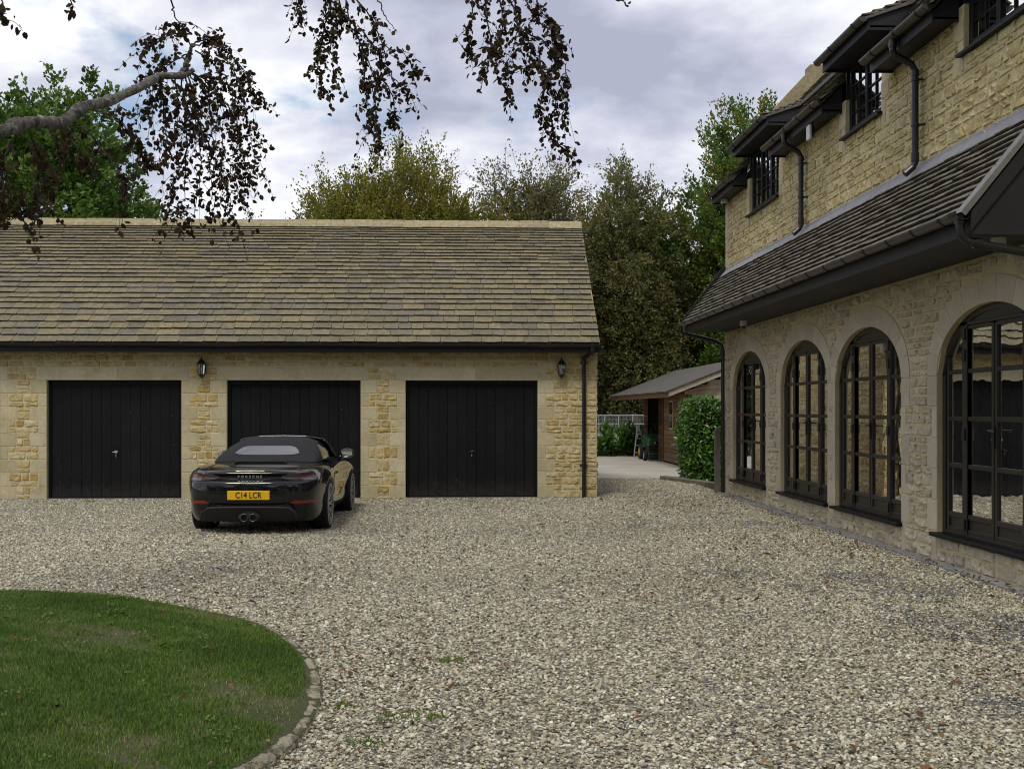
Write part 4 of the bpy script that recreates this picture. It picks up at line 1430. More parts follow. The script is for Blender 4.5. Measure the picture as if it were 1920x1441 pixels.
# upper windows with dormer roofs
for wi, (a, b_, z0) in enumerate(UW):
    X0 = HX + .045
    ztop = 5.70
    mb = MB()
    mb.box(X0, X0 + .06, a, a + .05, z0, ztop, .004); mb.box(X0, X0 + .06, b_ - .05, b_, z0, ztop, .004)
    mb.box(X0, X0 + .06, a + .05, b_ - .05, ztop - .05, ztop, .004); mb.box(X0, X0 + .06, a + .05, b_ - .05, z0, z0 + .045, .004)
    win = mb.build('window', M['blackwood'], house)
    nl = 2 if wi == 1 else 3
    wl = (b_ - a - .10) / nl
    for k in range(nl):
        p, q = a + .05 + k * wl, a + .05 + (k + 1) * wl
        f = MB()
        f.box(X0 - .006, X0 + .05, p + .002, p + .042, z0 + .047, ztop - .052, .004); f.box(X0 - .006, X0 + .05, q - .042, q - .002, z0 + .047, ztop - .052, .004)
        f.box(X0 - .004, X0 + .048, p + .042, q - .042, z0 + .047, z0 + .087, .003); f.box(X0 - .004, X0 + .048, p + .042, q - .042, ztop - .092, ztop - .052, .003)
        zl = [z0 + .087 + (ztop - .092 - z0 - .087) * r_ / 4 for r_ in range(5)]
        ym = (p + q) / 2
        f.box(X0 + .004, X0 + .04, ym - .011, ym + .011, zl[0], zl[4], .003)
        for z in zl[1:4]: f.box(X0 + .005, X0 + .039, p + .042, q - .042, z - .011, z + .011, .003)
        f.build('casement', M['blackwood'], win)
        for r_ in range(4):
            for (y0, y1) in ((p + .042, ym - .011), (ym + .011, q - .042)):
                gx = X0 + .022
                MB().add([(gx, y0, zl[r_] + .01), (gx, y1, zl[r_] + .01), (gx, y1, zl[r_ + 1] - .01), (gx, y0, zl[r_ + 1] - .01)], [(0, 1, 2, 3)]).build('pane', M['upglass'], win, fix=False)
    s = MB(); s.prism([(HX - .07, z0 - .045), (HX - .07, z0 - .02), (HX + .10, z0), (HX + .10, z0 - .045)], lambda u, v, t_: (u, t_, v), a - .05, b_ + .05)
    s.build('window_sill', M['blackwood'], win)
    cu = MB(); V = []
    for i in range(13):
        y_ = b_ - .08 - .30 * i / 12
        V += [(HX + .26 + .02 * (i % 2), y_, z0 - .1), (HX + .26 + .02 * (i % 2), y_, ztop)]
    cu.add(V, [(2 * i, 2 * i + 2, 2 * i + 3, 2 * i + 1) for i in range(12)])
    V = []
    for i in range(9):
        y_ = a + .06 + .22 * i / 8
        V += [(HX + .26 + .02 * (i % 2), y_, z0 - .1), (HX + .26 + .02 * (i % 2), y_, ztop)]
    cu.add(V, [(2 * i, 2 * i + 2, 2 * i + 3, 2 * i + 1) for i in range(8)])
    cu.build('window_curtain', M['curtain'], win, fix=False)
    # dormer: fascia, soffit, roof, cheeks
    y0, y1 = a - .30, b_ + .10
    d = MB()
    d.box(4.40, 4.425, y0, y1, 5.655, 5.79, .003)
    d.box(4.425, HX + .10, y0, y1, 5.69, 5.71)
    for ye in (y0, y1 - .025):
        d.prism([(4.425, 5.66), (4.95, 5.66), (4.95, 5.97), (4.425, 5.79)], lambda u, v, t_: (u, t_, v), ye, ye + .025)
    for ye in (a - .06, b_ + .02):
        d.prism([(HX + .02, 5.15), (4.95, 5.62), (5.0, 5.70), (HX + .02, 5.70)], lambda u, v, t_: (u, t_, v), ye, ye + .04)
    dm = d.build('dormer', M['darkwood'], house)
    r_ = MB(); r_.prism([(4.36, 5.795), (5.25, 6.12), (5.25, 6.07), (4.36, 5.765)], lambda u, v, t_: (u, t_, v), y0 - .03, y1 + .03)
    r_.build('dormer_roof', M['greytile_attr'], dm)
    rn = random.Random(60 + wi)
    tl = slate_mats((4.35, y1 + .03, 5.80), (0, -1, 0), (.939, 0, .343), y1 - y0 + .06, [.13] * 6, (.18, .32), .018, rn)
    emit(tl, GTV, 'dormer_tile', dm, M['greytile_attr'], 24, 'dormer_tiles', rseed=wi)
    gutter_y('dormer_gutter', dm, y0 - .02, y1 + .02, 4.345, 5.795, .054, M['gutter'], 'gutter_bracket', M['blackplastic'], .8, lead=.25)
    lf = MB(); lf.prism([(4.80, 5.62), (5.2, 6.15), (5.2, 6.20), (4.80, 5.68)], lambda u, v, t_: (u, t_, v), y0 - .16, y0 - .028)
    lf.build('lead_flashing', M['lead'], dm)

# main roof
MR = Vector((.683, 0, .731))
hr = MB()
secs = [(4.6, 8.62), (10.92, 12.62), (14.36, 16.92), (19.25, 20.6)]


def rp(tv, off=0.0): return (4.38 + .683 * tv - .731 * off, 5.30 + .731 * tv + .683 * off)


for (y0, y1) in secs:
    a, b_ = rp(0), rp(1.1)
    hr.prism([a, b_, (b_[0], b_[1] - .06), (a[0] + .04, a[1] - .03)], lambda u, v, t_: (u, t_, v), y0, y1)
a, b_ = rp(1.1), rp(2.78)
hr.prism([a, b_, (b_[0], b_[1] - .06), (a[0], a[1] - .06)], lambda u, v, t_: (u, t_, v), HY0, HY1 - .25)
hr.prism([(b_[0], b_[1]), (8.4, 5.3), (8.4, 5.24), (b_[0], b_[1] - .06)], lambda u, v, t_: (u, t_, v), HY0, HY1 - .25)
hroof = hr.build('roof', M['greytile_attr'], house)
rn = random.Random(71)


def clipm(c):
    if c.z < 5.30 + .731 * 1.12:
        return any(y0 <= c.y <= y1 for y0, y1 in secs)
    return True


tl = slate_mats((4.36, 20.6, 5.29), (0, -1, 0), MR, 12.2, [.135] * 20, (.18, .36), .02, rn, clip=clipm)
emit(tl, GTV, 'roof_slate', hroof, M['slate_attr'], 150, 'roof_slates', rseed=9)
cp = MB()
a0, a1 = rp(.95, -.02), rp(2.75, -.02); b0, b1 = rp(1.05, .26), rp(2.75, .26)
cp.prism([a0, a1, b1, b0], lambda u, v, t_: (u, t_, v), 20.56, 20.90)
cp.box(6.10, 6.50, 20.57, 20.89, 7.20, 7.62, .01)
cp.build('gable_coping', M['ridge'], house)

# eaves of the main roof
for k, (y0, y1) in enumerate(secs):
    e_ = MB()
    e_.box(4.40, 4.425, y0 - .0, y1 if k < 3 else HY1, 5.165, 5.30, .003)
    e_.box(4.425, HX - .001, y0, y1 if k < 3 else HY1, 5.195, 5.215)
    for ye in (y0, (y1 if k < 3 else HY1) - .02):
        e_.prism([(4.425, 5.17), (HX, 5.17), (HX, 5.55), (4.425, 5.30)], lambda u, v, t_: (u, t_, v), ye, ye + .02)
    e_.build('eaves_board', M['darkwood'], house)
    gutter_y('gutter', house, y0 - .05, (y1 if k < 3 else HY1) + .03, 4.342, 5.315, .056, M['gutter'], 'gutter_bracket', M['blackplastic'], .62, lead=.2)

# lean-to roof over the french windows
LY0, LY1 = 8.98, 20.85
e0, e1 = (3.90, 3.04), (HX, 3.95)
lr_ = MB()
lr_.prism([e0, e1, (HX, 3.89), (3.95, 3.02)], lambda u, v, t_: (u, t_, v), LY0 + .02, LY1)
lroof = lr_.build('lean_to_roof', M['greytile_attr'], house)
Vd2 = Vector((e1[0] - e0[0], 0, e1[1] - e0[1])); sl2 = Vd2.length
rn = random.Random(81)
ex = [rn.uniform(.09, .112) for _ in range(12)]; ex = [v * (sl2 - .07) / sum(ex) for v in ex]
tl = slate_mats((3.885, LY1 - .02, 3.03), (0, -1, 0), Vd2, LY1 - LY0 - .06, ex, (.16, .34), .022, rn)
emit(tl, GTV, 'roof_tile', lroof, M['greytile_attr'], 300, 'roof_tiles', rseed=11)
f = MB()
f.box(3.93, 3.955, LY0 + .03, LY1, 2.87, 3.035, .003)
f.box(3.955, HX - .001, LY0 + .03, LY1, 2.885, 2.905)
f.build('soffit_and_fascia', M['darkwood'], lroof)
ck = MB(); ck.prism([(3.93, 2.87), (HX, 2.87), (HX, 3.93), (3.93, 3.03)], lambda u, v, t_: (u, t_, v), LY0, LY0 + .028)
ck.build('gable_cheek', M['darkwood'], lroof)
bb = MB(); bb.prism([(3.922, 2.90), (HX - .001, 3.795), (HX - .001, 3.955), (3.922, 3.045)], lambda u, v, t_: (u, t_, v), LY0 - .022, LY0 - .002)
bb.build('barge_board', M['darkwood'], lroof)
zc = MB(); nv = Vector((-(e1[1] - e0[1]), 0, e1[0] - e0[0])).normalized()
zo = [(e0[0] - .03 + nv.x * .0, e0[1] - .03), (e1[0], e1[1] + .0)]
zc.prism([(zo[0][0] + nv.x * .045, zo[0][1] + nv.z * .045), (zo[1][0] - .002, zo[1][1] + .085), (zo[1][0] - .002, zo[1][1] + .075), (zo[0][0] + nv.x * .038, zo[0][1] + nv.z * .038)], lambda u, v, t_: (u, t_, v), LY0 - .03, LY0 + .10)
zc.prism([(zo[0][0] + nv.x * .04, zo[0][1] + nv.z * .04), (zo[1][0] - .002, zo[1][1] + .08), (zo[1][0] - .002, zo[1][1] + .03), (zo[0][0] + .0, zo[0][1] - .0)], lambda u, v, t_: (u, t_, v), LY0 - .036, LY0 - .03)
zc.build('verge_capping', M['zinc'], lroof)
vb = MB(); vb.prism([(3.86, 3.03), (HX + .02, 3.985), (HX + .02, 4.09), (4.56, 4.00), (3.86, 3.10)], lambda u, v, t_: (u, t_, v), LY1 - .01, LY1 + .03)
vb.build('verge_board', M['blackplastic'], lroof)
fl_ = MB(); fl_.prism([(HX - .004, 3.88), (HX - .004, 4.02), (HX - .016, 4.02), (HX - .022, 3.985), (HX - .12, 3.868), (HX - .115, 3.858)], lambda u, v, t_: (u, t_, v), LY0 + .02, LY1 - .02)
fl_.build('lead_flashing', M['lead'], lroof)
gutter_y('gutter', house, LY0 + .10, LY1 + .03, 3.868, 3.045, .058, M['gutter'], 'gutter_bracket', M['blackplastic'], .62, lead=.25)


# downpipes
def pipe(pts, r, nm, parent, clips=(), joints=(), back=None):
    a_, b_ = Vector(pts[-2]), Vector(pts[-1])
    inn = b_ + (a_ - b_).normalized() * .05
    mb = MB(); mb.tube(pts, r, 12, cap=False); mb.tube([b_, inn], [r * .98, r * .86], 12)
    for (p, q) in joints: mb.tube([p, q], r + .007, 12)
    o = mb.build(nm, M['blackplastic'], parent)
    for (p, nrm_) in clips:
        p = Vector(p); c2 = MB()
        c2.tube([p - Vector((0, 0, .014)), p + Vector((0, 0, .014))], r + .008, 12)
        q = p + Vector(nrm_)
        c2.tube([p, q], .012, 6)
        c2.build('pipe_clip', M['blackplastic'], o)
    return o


for (yp, yg) in ((15.85, 16.35), (11.78, 12.25)):
    zb = 4.02
    pipe([(4.345, yp, 5.27), (4.345, yp, 5.16), (4.37, yp, 5.11), (4.54, yp, 5.02), (4.575, yp, 4.96), (4.575, yp, zb), (4.55, yp, zb - .05), (4.47, yp, zb - .12)], .035, 'downpipe', house,
         clips=(((4.575, yp, 4.86), (.085, -.05, 0)), ((4.575, yp, 4.40), (.085, -.05, 0))),
         joints=(((4.575, yp, 4.90), (4.575, yp, 4.96)), ((4.575, yp, zb + .01), (4.575, yp, zb + .10)), ((4.345, yp, 5.19), (4.345, yp, 5.24))))
pipe([(3.868, LY1 + .06, 3.02), (3.868, LY1 + .06, 2.92), (3.90, LY1 + .06, 2.875), (4.46, LY1 + .06, 2.74), (4.60, LY1 + .06, 2.67), (4.62, LY1 + .06, 2.58), (4.62, LY1 + .06, 0.0)], .036, 'downpipe', house,
     clips=(((4.62, LY1 + .06, 2.40), (.07, -.05, 0)), ((4.62, LY1 + .06, .42), (.07, -.05, 0))), joints=(((4.62, LY1 + .06, 2.45), (4.62, LY1 + .06, 2.55)),))
yq = LY0 + .06
pipe([(3.868, yq, 3.03), (3.868, yq, 2.93), (3.875, yq, 2.88), (3.92, yq, 2.83), (3.99, yq - .01, 2.805), (4.60, yq - .03, 2.70), (4.60, yq - .03, 2.60), (4.60, yq - .03, 0)], .036, 'downpipe', house,
     joints=(((3.868, yq, 2.955), (3.868, yq, 3.01)), ((3.975, yq - .01, 2.81), (4.03, yq - .012, 2.80))), clips=(((4.60, yq - .03, 1.2), (.06, 0, 0)),))
hp = MB(); hp.prism(half_round(.068, .008), lambda u, v, t_: (3.868 + u, t_, 3.05 + v), LY0 - .005, LY0 + .14)
hp.build('gutter_outlet', M['blackplastic'], lroof)


# cameras and floodlight
def dome_camera(loc, label, r=.055):
    t_ = thing('dome_camera', label, 'camera', loc, group='dome security cameras on the house')
    x, y, z = loc
    MB().lathe([(0, 0), (r, 0), (r, -.03), (r * .98, -.032), (r * .98, -.036), (r, -.038), (r, -.072), (r * .86, -.078), (0, -.078)], lambda a, b_, h: (x + a, y + b_, z + h), 20).build('housing', M['white'], t_)
    MB().lathe([(r * .72, -.078), (r * .66, -.098), (r * .45, -.115), (0, -.122)], lambda a, b_, h: (x + a, y + b_, z + h), 16).build('dome', M['blackplastic'], t_, smooth=True)


dome_camera((4.32, 18.1, 2.885), 'white dome security camera under the soffit at the far end of the lean-to')
dome_camera((4.28, 9.27, 2.885), 'white dome security camera above the nearest arch beside the black pipe', .06)
dome_camera((4.54, 20.45, 5.195), 'white dome security camera under the high eaves at the far house corner', .06)
t_ = thing('floodlight', 'small white floodlight fixed under the upper eaves beside the middle window', 'floodlight', (4.40, 14.95, 5.1))
MB().box(4.395, 4.43, 14.86, 15.0, 4.97, 5.16, .008).build('lamp_face', M['white'], t_)
MB().box(4.43, 4.47, 14.88, 14.98, 5.0, 5.14, .006).build('lamp_back', M['blackplastic'], t_)
MB().tube([(4.45, 14.93, 5.13), (4.46, 14.93, 5.20)], .012, 8).build('arm', M['blackplastic'], t_)


# ------------------------------------------------------------------ car
def smooth01(x): x = min(1, max(0, x)); return x * x * (3 - 2 * x)


def interp(x, P):
    if x <= P[0][0]: return P[0][1]
    for (a, u), (b_, v) in zip(P, P[1:]):
        if x <= b_: return u + (v - u) * smooth01((x - a) / (b_ - a)) if False else u + (v - u) * (x - a) / (b_ - a)
    return P[-1][1]


m, t, b = newmat('black_car_paint')
b.inputs['Base Color'].default_value = (0.006, 0.006, 0.0075, 1); b.inputs['Roughness'].default_value = 0.25; b.inputs['Specular IOR Level'].default_value = 0.05
b.inputs['Coat Weight'].default_value = 1.0; b.inputs['Coat Roughness'].default_value = 0.02
M['paint'] = m
M['fabric'] = mat('black_hood_fabric', (0.017, 0.017, 0.019), 0.85, 0.1, 8, bump=0.2, bscale=400, bdist=0.001, spec=0.25)
M['tyre'] = mat('tyre_rubber', (0.013, 0.013, 0.013), 0.75, 0.2, 10, spec=0.3)
M['alloy'] = mat('satin_grey_alloy', (0.42, 0.41, 0.40), 0.4, 0.1, 10, metal=0.45)
M['alloydark'] = mat('dark_wheel_well', (0.008, 0.008, 0.008), 0.7, 0)
M['diffuser'] = mat('matt_black_bumper_plastic', (0.022, 0.022, 0.023), 0.55, 0.1, 8, spec=0.35)
M['cargap'] = mat('gloss_black_strip', (0.004, 0.004, 0.004), 0.2, 0, spec=0.5)
M['carglass'] = mat('tinted_car_glass', (0.012, 0.013, 0.015), 0.04, 0, spec=1.0)
M['carglass'].node_tree.nodes['Principled BSDF'].inputs['IOR'].default_value = 1.8
M['rearglass'] = mat('hazy_rear_screen', (0.028, 0.032, 0.038), 0.10, 0.05, 3, spec=1.0)
M['rearglass'].node_tree.nodes['Principled BSDF'].inputs['IOR'].default_value = 1.65
M['lamp_smoke'] = mat('smoked_lamp_lens', (0.05, 0.04, 0.045), 0.06, 0.1, 12, spec=0.8)
M['lamp_red'] = mat('red_lamp_lens', (0.21, 0.026, 0.014), 0.15, 0.1, 30, spec=0.6)
M['plate'] = mat('yellow_number_plate', (0.72, 0.42, 0.015), 0.4, 0.03, 8)
M['ink'] = mat('black_plate_ink', (0.01, 0.01, 0.01), 0.5, 0)
M['badge'] = mat('silver_lettering', (0.62, 0.60, 0.58), 0.3, 0, metal=0.7)
M['mirrorglass'] = mat('mirror_glass', (0.75, 0.78, 0.82), 0.03, 0, metal=1.0)

M['exhaust'] = mat('sooted_exhaust_steel', (0.20, 0.19, 0.18), 0.3, 0.2, 20, metal=1.0)
CAR = thing('sports_car', 'black two-seat soft-top sports car parked facing the middle garage door', 'car', (-2.675, 14.60, -0.058), rotz=-math.radians(1.3), local=True)
OUT = [(0, 0.0), (.22, .004), (.42, .018), (.58, .048), (.70, .105), (.785, .20), (.845, .36), (.885, .62), (.900, .95), (.893, 1.30), (.868, 1.70), (.855, 2.15), (.852, 2.60), (.868, 3.05), (.885, 3.42), (.872, 3.75), (.81, 4.02), (.68, 4.21), (.46, 4.32), (.22, 4.365), (0, 4.379)]
LEV = [(.165, .17, .15, .13), (.20, .11, .165, .06), (.33, .03, .28, .020), (.405, .008, .38, .022), (.415, -.004, .42, .022), (.53, -.012, .54, .006), (.635, -.004, .63, -.006), (.672, .012, .68, -.004),
       (.690, .055, .715, .006), (.702, .088, .745, .024), (.752, .082, .775, .050), (.768, .050, .800, .088), (.797, .085, .822, .14)]
SH = [(0, 0.0), (.3, .01), (.9, .045), (1.4, .03), (1.9, .0), (2.6, -.005), (3.3, .01), (3.8, -.04), (4.15, -.13), (4.379, -.22)]
DC = [(0, .80), (.10, .815), (.4, .845), (.8, .872), (1.2, .885), (2.7, .875), (3.2, .83), (3.7, .75), (4.1, .63), (4.379, .56)]
OUT = [(x * .975, y) for x, y in OUT]
n_ = len(OUT)
ring = [(x, y) for x, y in OUT] + [(-x, y) for x, y in OUT[-2:0:-1]]
R_ = len(ring)
V = []
for (zr, ir, zs, is_) in LEV:
    for k, (x, y) in enumerate(ring):
        p, q = ring[(k - 1) % R_], ring[(k + 1) % R_]
        tx, ty = q[0] - p[0], q[1] - p[1]; l = math.hypot(tx, ty)
        nx, ny = -ty / l, tx / l                           # inward normal of a counter-clockwise outline
        rw = smooth01((.42 - y) / .36)
        ins = ir * rw + is_ * (1 - rw)
        z = zr * rw + zs * (1 - rw)
        z += interp(y, SH) * smooth01((z - .38) / .42) * (1 - rw * .6)
        if abs(x) < 1e-9: nx, ny = 0, (1 if y < 1 else -1)
        V.append((x + nx * ins, y + ny * ins, z))
F = []
for a in range(len(LEV) - 1):
    for k in range(R_):
        F.append((a * R_ + k, a * R_ + (k + 1) % R_, (a + 1) * R_ + (k + 1) % R_, (a + 1) * R_ + k))
topb = (len(LEV) - 1) * R_


def cap(base, flip, zf):
    W = 6
    idx = {}
    for i in range(1, n_ - 1):
        r_i, l_i = base + i, base + (R_ - i)
        row = [r_i]
        for j in range(1, W):
            u = j / W
            a, c_ = V[r_i], V[l_i]
            x = a[0] + (c_[0] - a[0]) * u; y = a[1]
            z = zf(a[2], y, 1 - (2 * u - 1) ** 2)
            V.append((x, y, z)); row.append(len(V) - 1)
        row.append(l_i); idx[i] = row
    for i in range(1, n_ - 2):
        for j in range(W):
            f = (idx[i][j], idx[i + 1][j], idx[i + 1][j + 1], idx[i][j + 1])
            F.append(f if not flip else f[::-1])
    for (c0, row) in ((base + 0, idx[1]), (base + n_ - 1, idx[n_ - 2])):
        for j in range(W): F.append((c0, row[j], row[j + 1]))


cap(topb, False, lambda z, y, u: z + (interp(y, DC) - z) * min(1, u * 1.25))
cap(0, True, lambda z, y, u: z)
body0 = MB().add(V, F).build('body', M['paint'], None, smooth=True)
sub = body0.modifiers.new('sub', 'SUBSURF'); sub.levels = 2; sub.render_levels = 2
AX = [(.97, .335, .128), (3.445, .330, .115)]
WHX = {0: .745, 1: .755}
cutters = []
for (ya, rr, hw) in AX:
    for sd in (-1, 1):
        mb = MB()
        mb.lathe([(0, 0), (rr + .032, 0), (rr + .036, .55), (0, .55)], lambda a, b_, h: (sd * (.60 + h), ya + a, rr - .012 + b_), 40)
        cutters.append(mb.build('cutter', M['alloydark']))
for c_ in cutters:
    bo = body0.modifiers.new('arch', 'BOOLEAN'); bo.object = c_; bo.operation = 'DIFFERENCE'; bo.solver = 'EXACT'
bpy.context.view_layer.update()
dg = bpy.context.evaluated_depsgraph_get()
me = bpy.data.meshes.new_from_object(body0.evaluated_get(dg))
bpy.data.objects.remove(body0)
for c_ in cutters: bpy.data.objects.remove(c_)
me.materials.clear(); me.materials.append(M['paint']); me.materials.append(M['alloydark'])
mi = []
for p in me.polygons:
    c_ = p.center; k = 0
    for (ya, rr, hw) in AX:
        if abs(c_.x) > .595 and math.hypot(c_.y - ya, c_.z - rr + .012) < rr + .030: k = 1
        if abs(abs(c_.x) - .60) < .004 and math.hypot(c_.y - ya, c_.z - rr + .012) < rr + .04: k = 1
    mi.append(k)
me.polygons.foreach_set('material_index', mi)
me.polygons.foreach_set('use_smooth', [k == 0 for k in mi])
me.name = 'body'
body = bpy.data.objects.new('body', me); COL.objects.link(body); par(body, CAR)
bvh = BVHTree.FromPolygons([v.co for v in me.vertices], [p.vertices for p in me.polygons])


def rear_patch(cols, nz=4, off=.005):
    """strip on the tail: columns (x, zlo, zhi), found by looking forward along the car"""
    V = []
    for (x, z0, z1) in cols:
        for k in range(nz + 1):
            z = z0 + (z1 - z0) * k / nz
            h = bvh.ray_cast(Vector((x, -1, z)), Vector((0, 1, 0)))
            y = h[0].y if h[0] else 0.3
            nn = h[1] if h[0] else Vector((0, -1, 0))
            if nn.y > 0: nn = -nn
            V.append((x + nn.x * off, y + nn.y * off, z + nn.z * off))
    F = [(i * (nz + 1) + k, (i + 1) * (nz + 1) + k, (i + 1) * (nz + 1) + k + 1, i * (nz + 1) + k + 1) for i in range(len(cols) - 1) for k in range(nz)]
    return MB().add(V, F)


def lerp_cols(P, n=12):
    o = []
    for i in range(n + 1):
        x = P[0][0] + (P[-1][0] - P[0][0]) * i / n
        s_ = 1 if P[-1][0] > P[0][0] else -1
        Q = sorted(P)
        o.append((x, interp(x, [(p[0], p[1]) for p in Q]), interp(x, [(p[0], p[2]) for p in Q])))
    return o


for sd in (-1, 1):
    base = [(sd * .38, .715, .735), (sd * .45, .690, .765), (sd * .55, .680, .792), (sd * .70, .680, .802), (sd * .775, .682, .795), (sd * .815, .690, .775)]
    tl = rear_patch(lerp_cols(base, 14), 5, .007).build('tail_light', M['lamp_smoke'], CAR, smooth=True)
    rear_patch(lerp_cols([(sd * .55, .724, .738), (sd * .62, .718, .748), (sd * .74, .720, .750)], 8), 2, .011).build('red_lens', M['lamp_red'], tl)
    rear_patch(lerp_cols([(sd * .56, .768, .780), (sd * .68, .768, .790), (sd * .75, .768, .784)], 8), 2, .011).build('clear_lens', M['rearglass'], tl)
    rear_patch(lerp_cols([(sd * .50, .412, .418), (sd * .56, .398, .440), (sd * .80, .402, .438)], 10), 2, .006).build('reflector', M['lamp_red'], CAR)
rear_patch(lerp_cols([(-.44, .706, .754), (.44, .706, .754)], 16), 3, .004).build('light_strip', M['cargap'], CAR)
d_ = rear_patch(lerp_cols([(-.66, .175, .20), (-.62, .175, .30), (-.52, .175, .355), (.52, .175, .355), (.62, .175, .30), (.66, .175, .20)], 22), 5, .008).build('diffuser', M['diffuser'], CAR, smooth=True)
mb = MB()
mb.tube([(-.60, .02, .20), (-.575, -.006, .29), (-.50, -.014, .352), (-.2, -.022, .36), (.2, -.022, .36), (.50, -.014, .352), (.575, -.006, .29), (.60, .02, .20)], .012, 8)
mb.build('bumper_trim', M['diffuser'], CAR, smooth=True)
for x in (-.054, .054):
    mb = MB(); mb.lathe([(.036, .12), (.046, .02), (.048, -.03), (.044, -.034), (.040, -.03), (.038, .12)], lambda a, b_, h: (x + a, h + .01, .232 + b_), 24)
    ex = mb.build('exhaust_pipe', M['exhaust'], CAR, smooth=True)
    MB().lathe([(0, .06), (.039, .06)], lambda a, b_, h: (x + a, h, .232 + b_), 20).build('exhaust_bore', M['black'], ex)
MB().lathe([(.02, .05), (.110, .05), (.118, -.002), (.106, -.012), (.0, -.012)], lambda a, b_, h: (a * 1.15, h + .03, .235 + b_ * .66), 28).build('exhaust_surround', M['diffuser'], CAR, smooth=True)
# number plate
py_ = -.024
MB().box(-.26, .26, py_, py_ + .03, .452, .563, .004).build('number_plate', M['plate'], CAR)


def text_mesh(body_, size, loc, parent, mt, name, extrude=.002, spacing=1.0, shear=0.0, sx=1.0):
    cu_ = bpy.data.curves.new('txt', 'FONT'); cu_.body = body_; cu_.size = size; cu_.extrude = extrude; cu_.align_x = 'CENTER'; cu_.align_y = 'CENTER'
    cu_.space_character = spacing; cu_.shear = shear; cu_.resolution_u = 3; cu_.offset = size * .012
    o = bpy.data.objects.new('txt', cu_); COL.objects.link(o)
    bpy.context.view_layer.update()
    me_ = bpy.data.meshes.new_from_object(o.evaluated_get(bpy.context.evaluated_depsgraph_get()))
    bpy.data.objects.remove(o)
    me_.transform(Matrix.Translation(loc) @ Matrix.Rotation(math.pi / 2, 4, 'X') @ Matrix.Diagonal((sx, 1, 1, 1)))
    me_.materials.clear()
    return link(name, me_, parent, mt)


plate = [o for o in CAR.children if o.name.startswith('number_plate')][0]
text_mesh('C14 LCR', .105, (0, py_ - .002, .5065), plate, M['ink'], 'plate_lettering', .0015, 1.02, 0, .80)
yl = bvh.ray_cast(Vector((0, -1, .73)), Vector((0, 1, 0)))[0].y
text_mesh('PORSCHE', .040, (0, yl - .012, .730), CAR, M['badge'], 'badge_lettering', .003, 1.75, 0, 1.15)
yl = bvh.ray_cast(Vector((0, -1, .655)), Vector((0, 1, 0)))[0].y
text_mesh('718 Boxster S', .040, (0, yl - .008, .658), CAR, M['badge'], 'model_lettering', .002, 1.0, .3, 1.0)

# soft top with glass
ST_ = [(.98, .885, .02, .62), (1.08, .935, .055, .645), (1.22, 1.005, .10, .655), (1.42, 1.085, .17, .66), (1.66, 1.150, .235, .655), (1.92, 1.188, .27, .645), (2.18, 1.192, .275, .635), (2.40, 1.172, .26, .63)]
# y, top z, -, half width at the base
ZB = .868


def hood_pt(yi, a):
    """a from -1 (left base) over the crown 0 to 1 (right base)"""
    i = min(int(yi), len(ST_) - 2); f = yi - i
    y, zt, _, hw = [ST_[i][k] + (ST_[i + 1][k] - ST_[i][k]) * f for k in range(4)]
    e_ = 3.0
    th = abs(a) * math.pi / 2
    x = hw * 1.05 * math.sin(th) ** (2 / e_); z = ZB + (zt - ZB) * max(0, math.cos(th)) ** (2 / e_)
    x *= 1 - .06 * ((z - ZB) / .33) if z > ZB else 1
    return (math.copysign(x, a), y + .10 * (1 - abs(a)) * 0, z)


NA = 28
V, F = [], []
rowsn = (len(ST_) - 1) * 4 + 1
for r_ in range(rowsn):
    for k in range(NA + 1):
        V.append(hood_pt(r_ / 4, -1 + 2 * k / NA))
for r_ in range(rowsn - 1):
    for k in range(NA):
        a = r_ * (NA + 1) + k
        F.append((a, a + 1, a + NA + 2, a + NA + 1))
F.append(tuple(range(NA + 1)))
hood = MB().add(V, F).build('soft_top', M['fabric'], CAR, smooth=True)
hb = BVHTree.FromPolygons([Vector(v) for v in V], F)


def hood_patch(P, nu, nv, dirn, org, off=.005):
    """P(u, v) -> ray origin offsets; cast onto the hood"""
    V2 = []
    for i in range(nu + 1):
        for j in range(nv + 1):
            o = Vector(P(i / nu, j / nv))
            h = hb.ray_cast(o, Vector(dirn))
            q = h[0] if h[0] else o
            nn = h[1] if h[0] else Vector((0, 0, 1))
            if nn.dot(Vector(dirn)) > 0: nn = -nn
            V2.append(q + nn * off)
    F2 = [(i * (nv + 1) + j, (i + 1) * (nv + 1) + j, (i + 1) * (nv + 1) + j + 1, i * (nv + 1) + j + 1) for i in range(nu) for j in range(nv)]
    return MB().add(V2, F2)


def rw(u, v):
    z = .958 + .112 * v
    hw = (.425 - .075 * v ** 1.5)
    s_ = 2 * u - 1
    x = hw * s_
    # rounded corners
    e_ = abs(s_) ** 8
    zc = 1.0175
    return (x, .2, zc + (z - zc) * (1 - .35 * e_))


hood_patch(rw, 18, 8, (0, 1, 0), None, .006).build('rear_screen', M['rearglass'], CAR, smooth=True)
for sd in (-1, 1):
    def sw(u, v):
        y = 1.50 + .87 * u
        top = interp(y, [(1.50, .93), (1.60, 1.02), (1.75, 1.075), (2.0, 1.105), (2.3, 1.10), (2.5, 1.06)])
        return (sd * 1.2, y, .885 + (top - .885) * v)
    hood_patch(sw, 14, 5, (-sd, 0, 0), None, .006).build('side_window', M['carglass'], CAR, smooth=True)
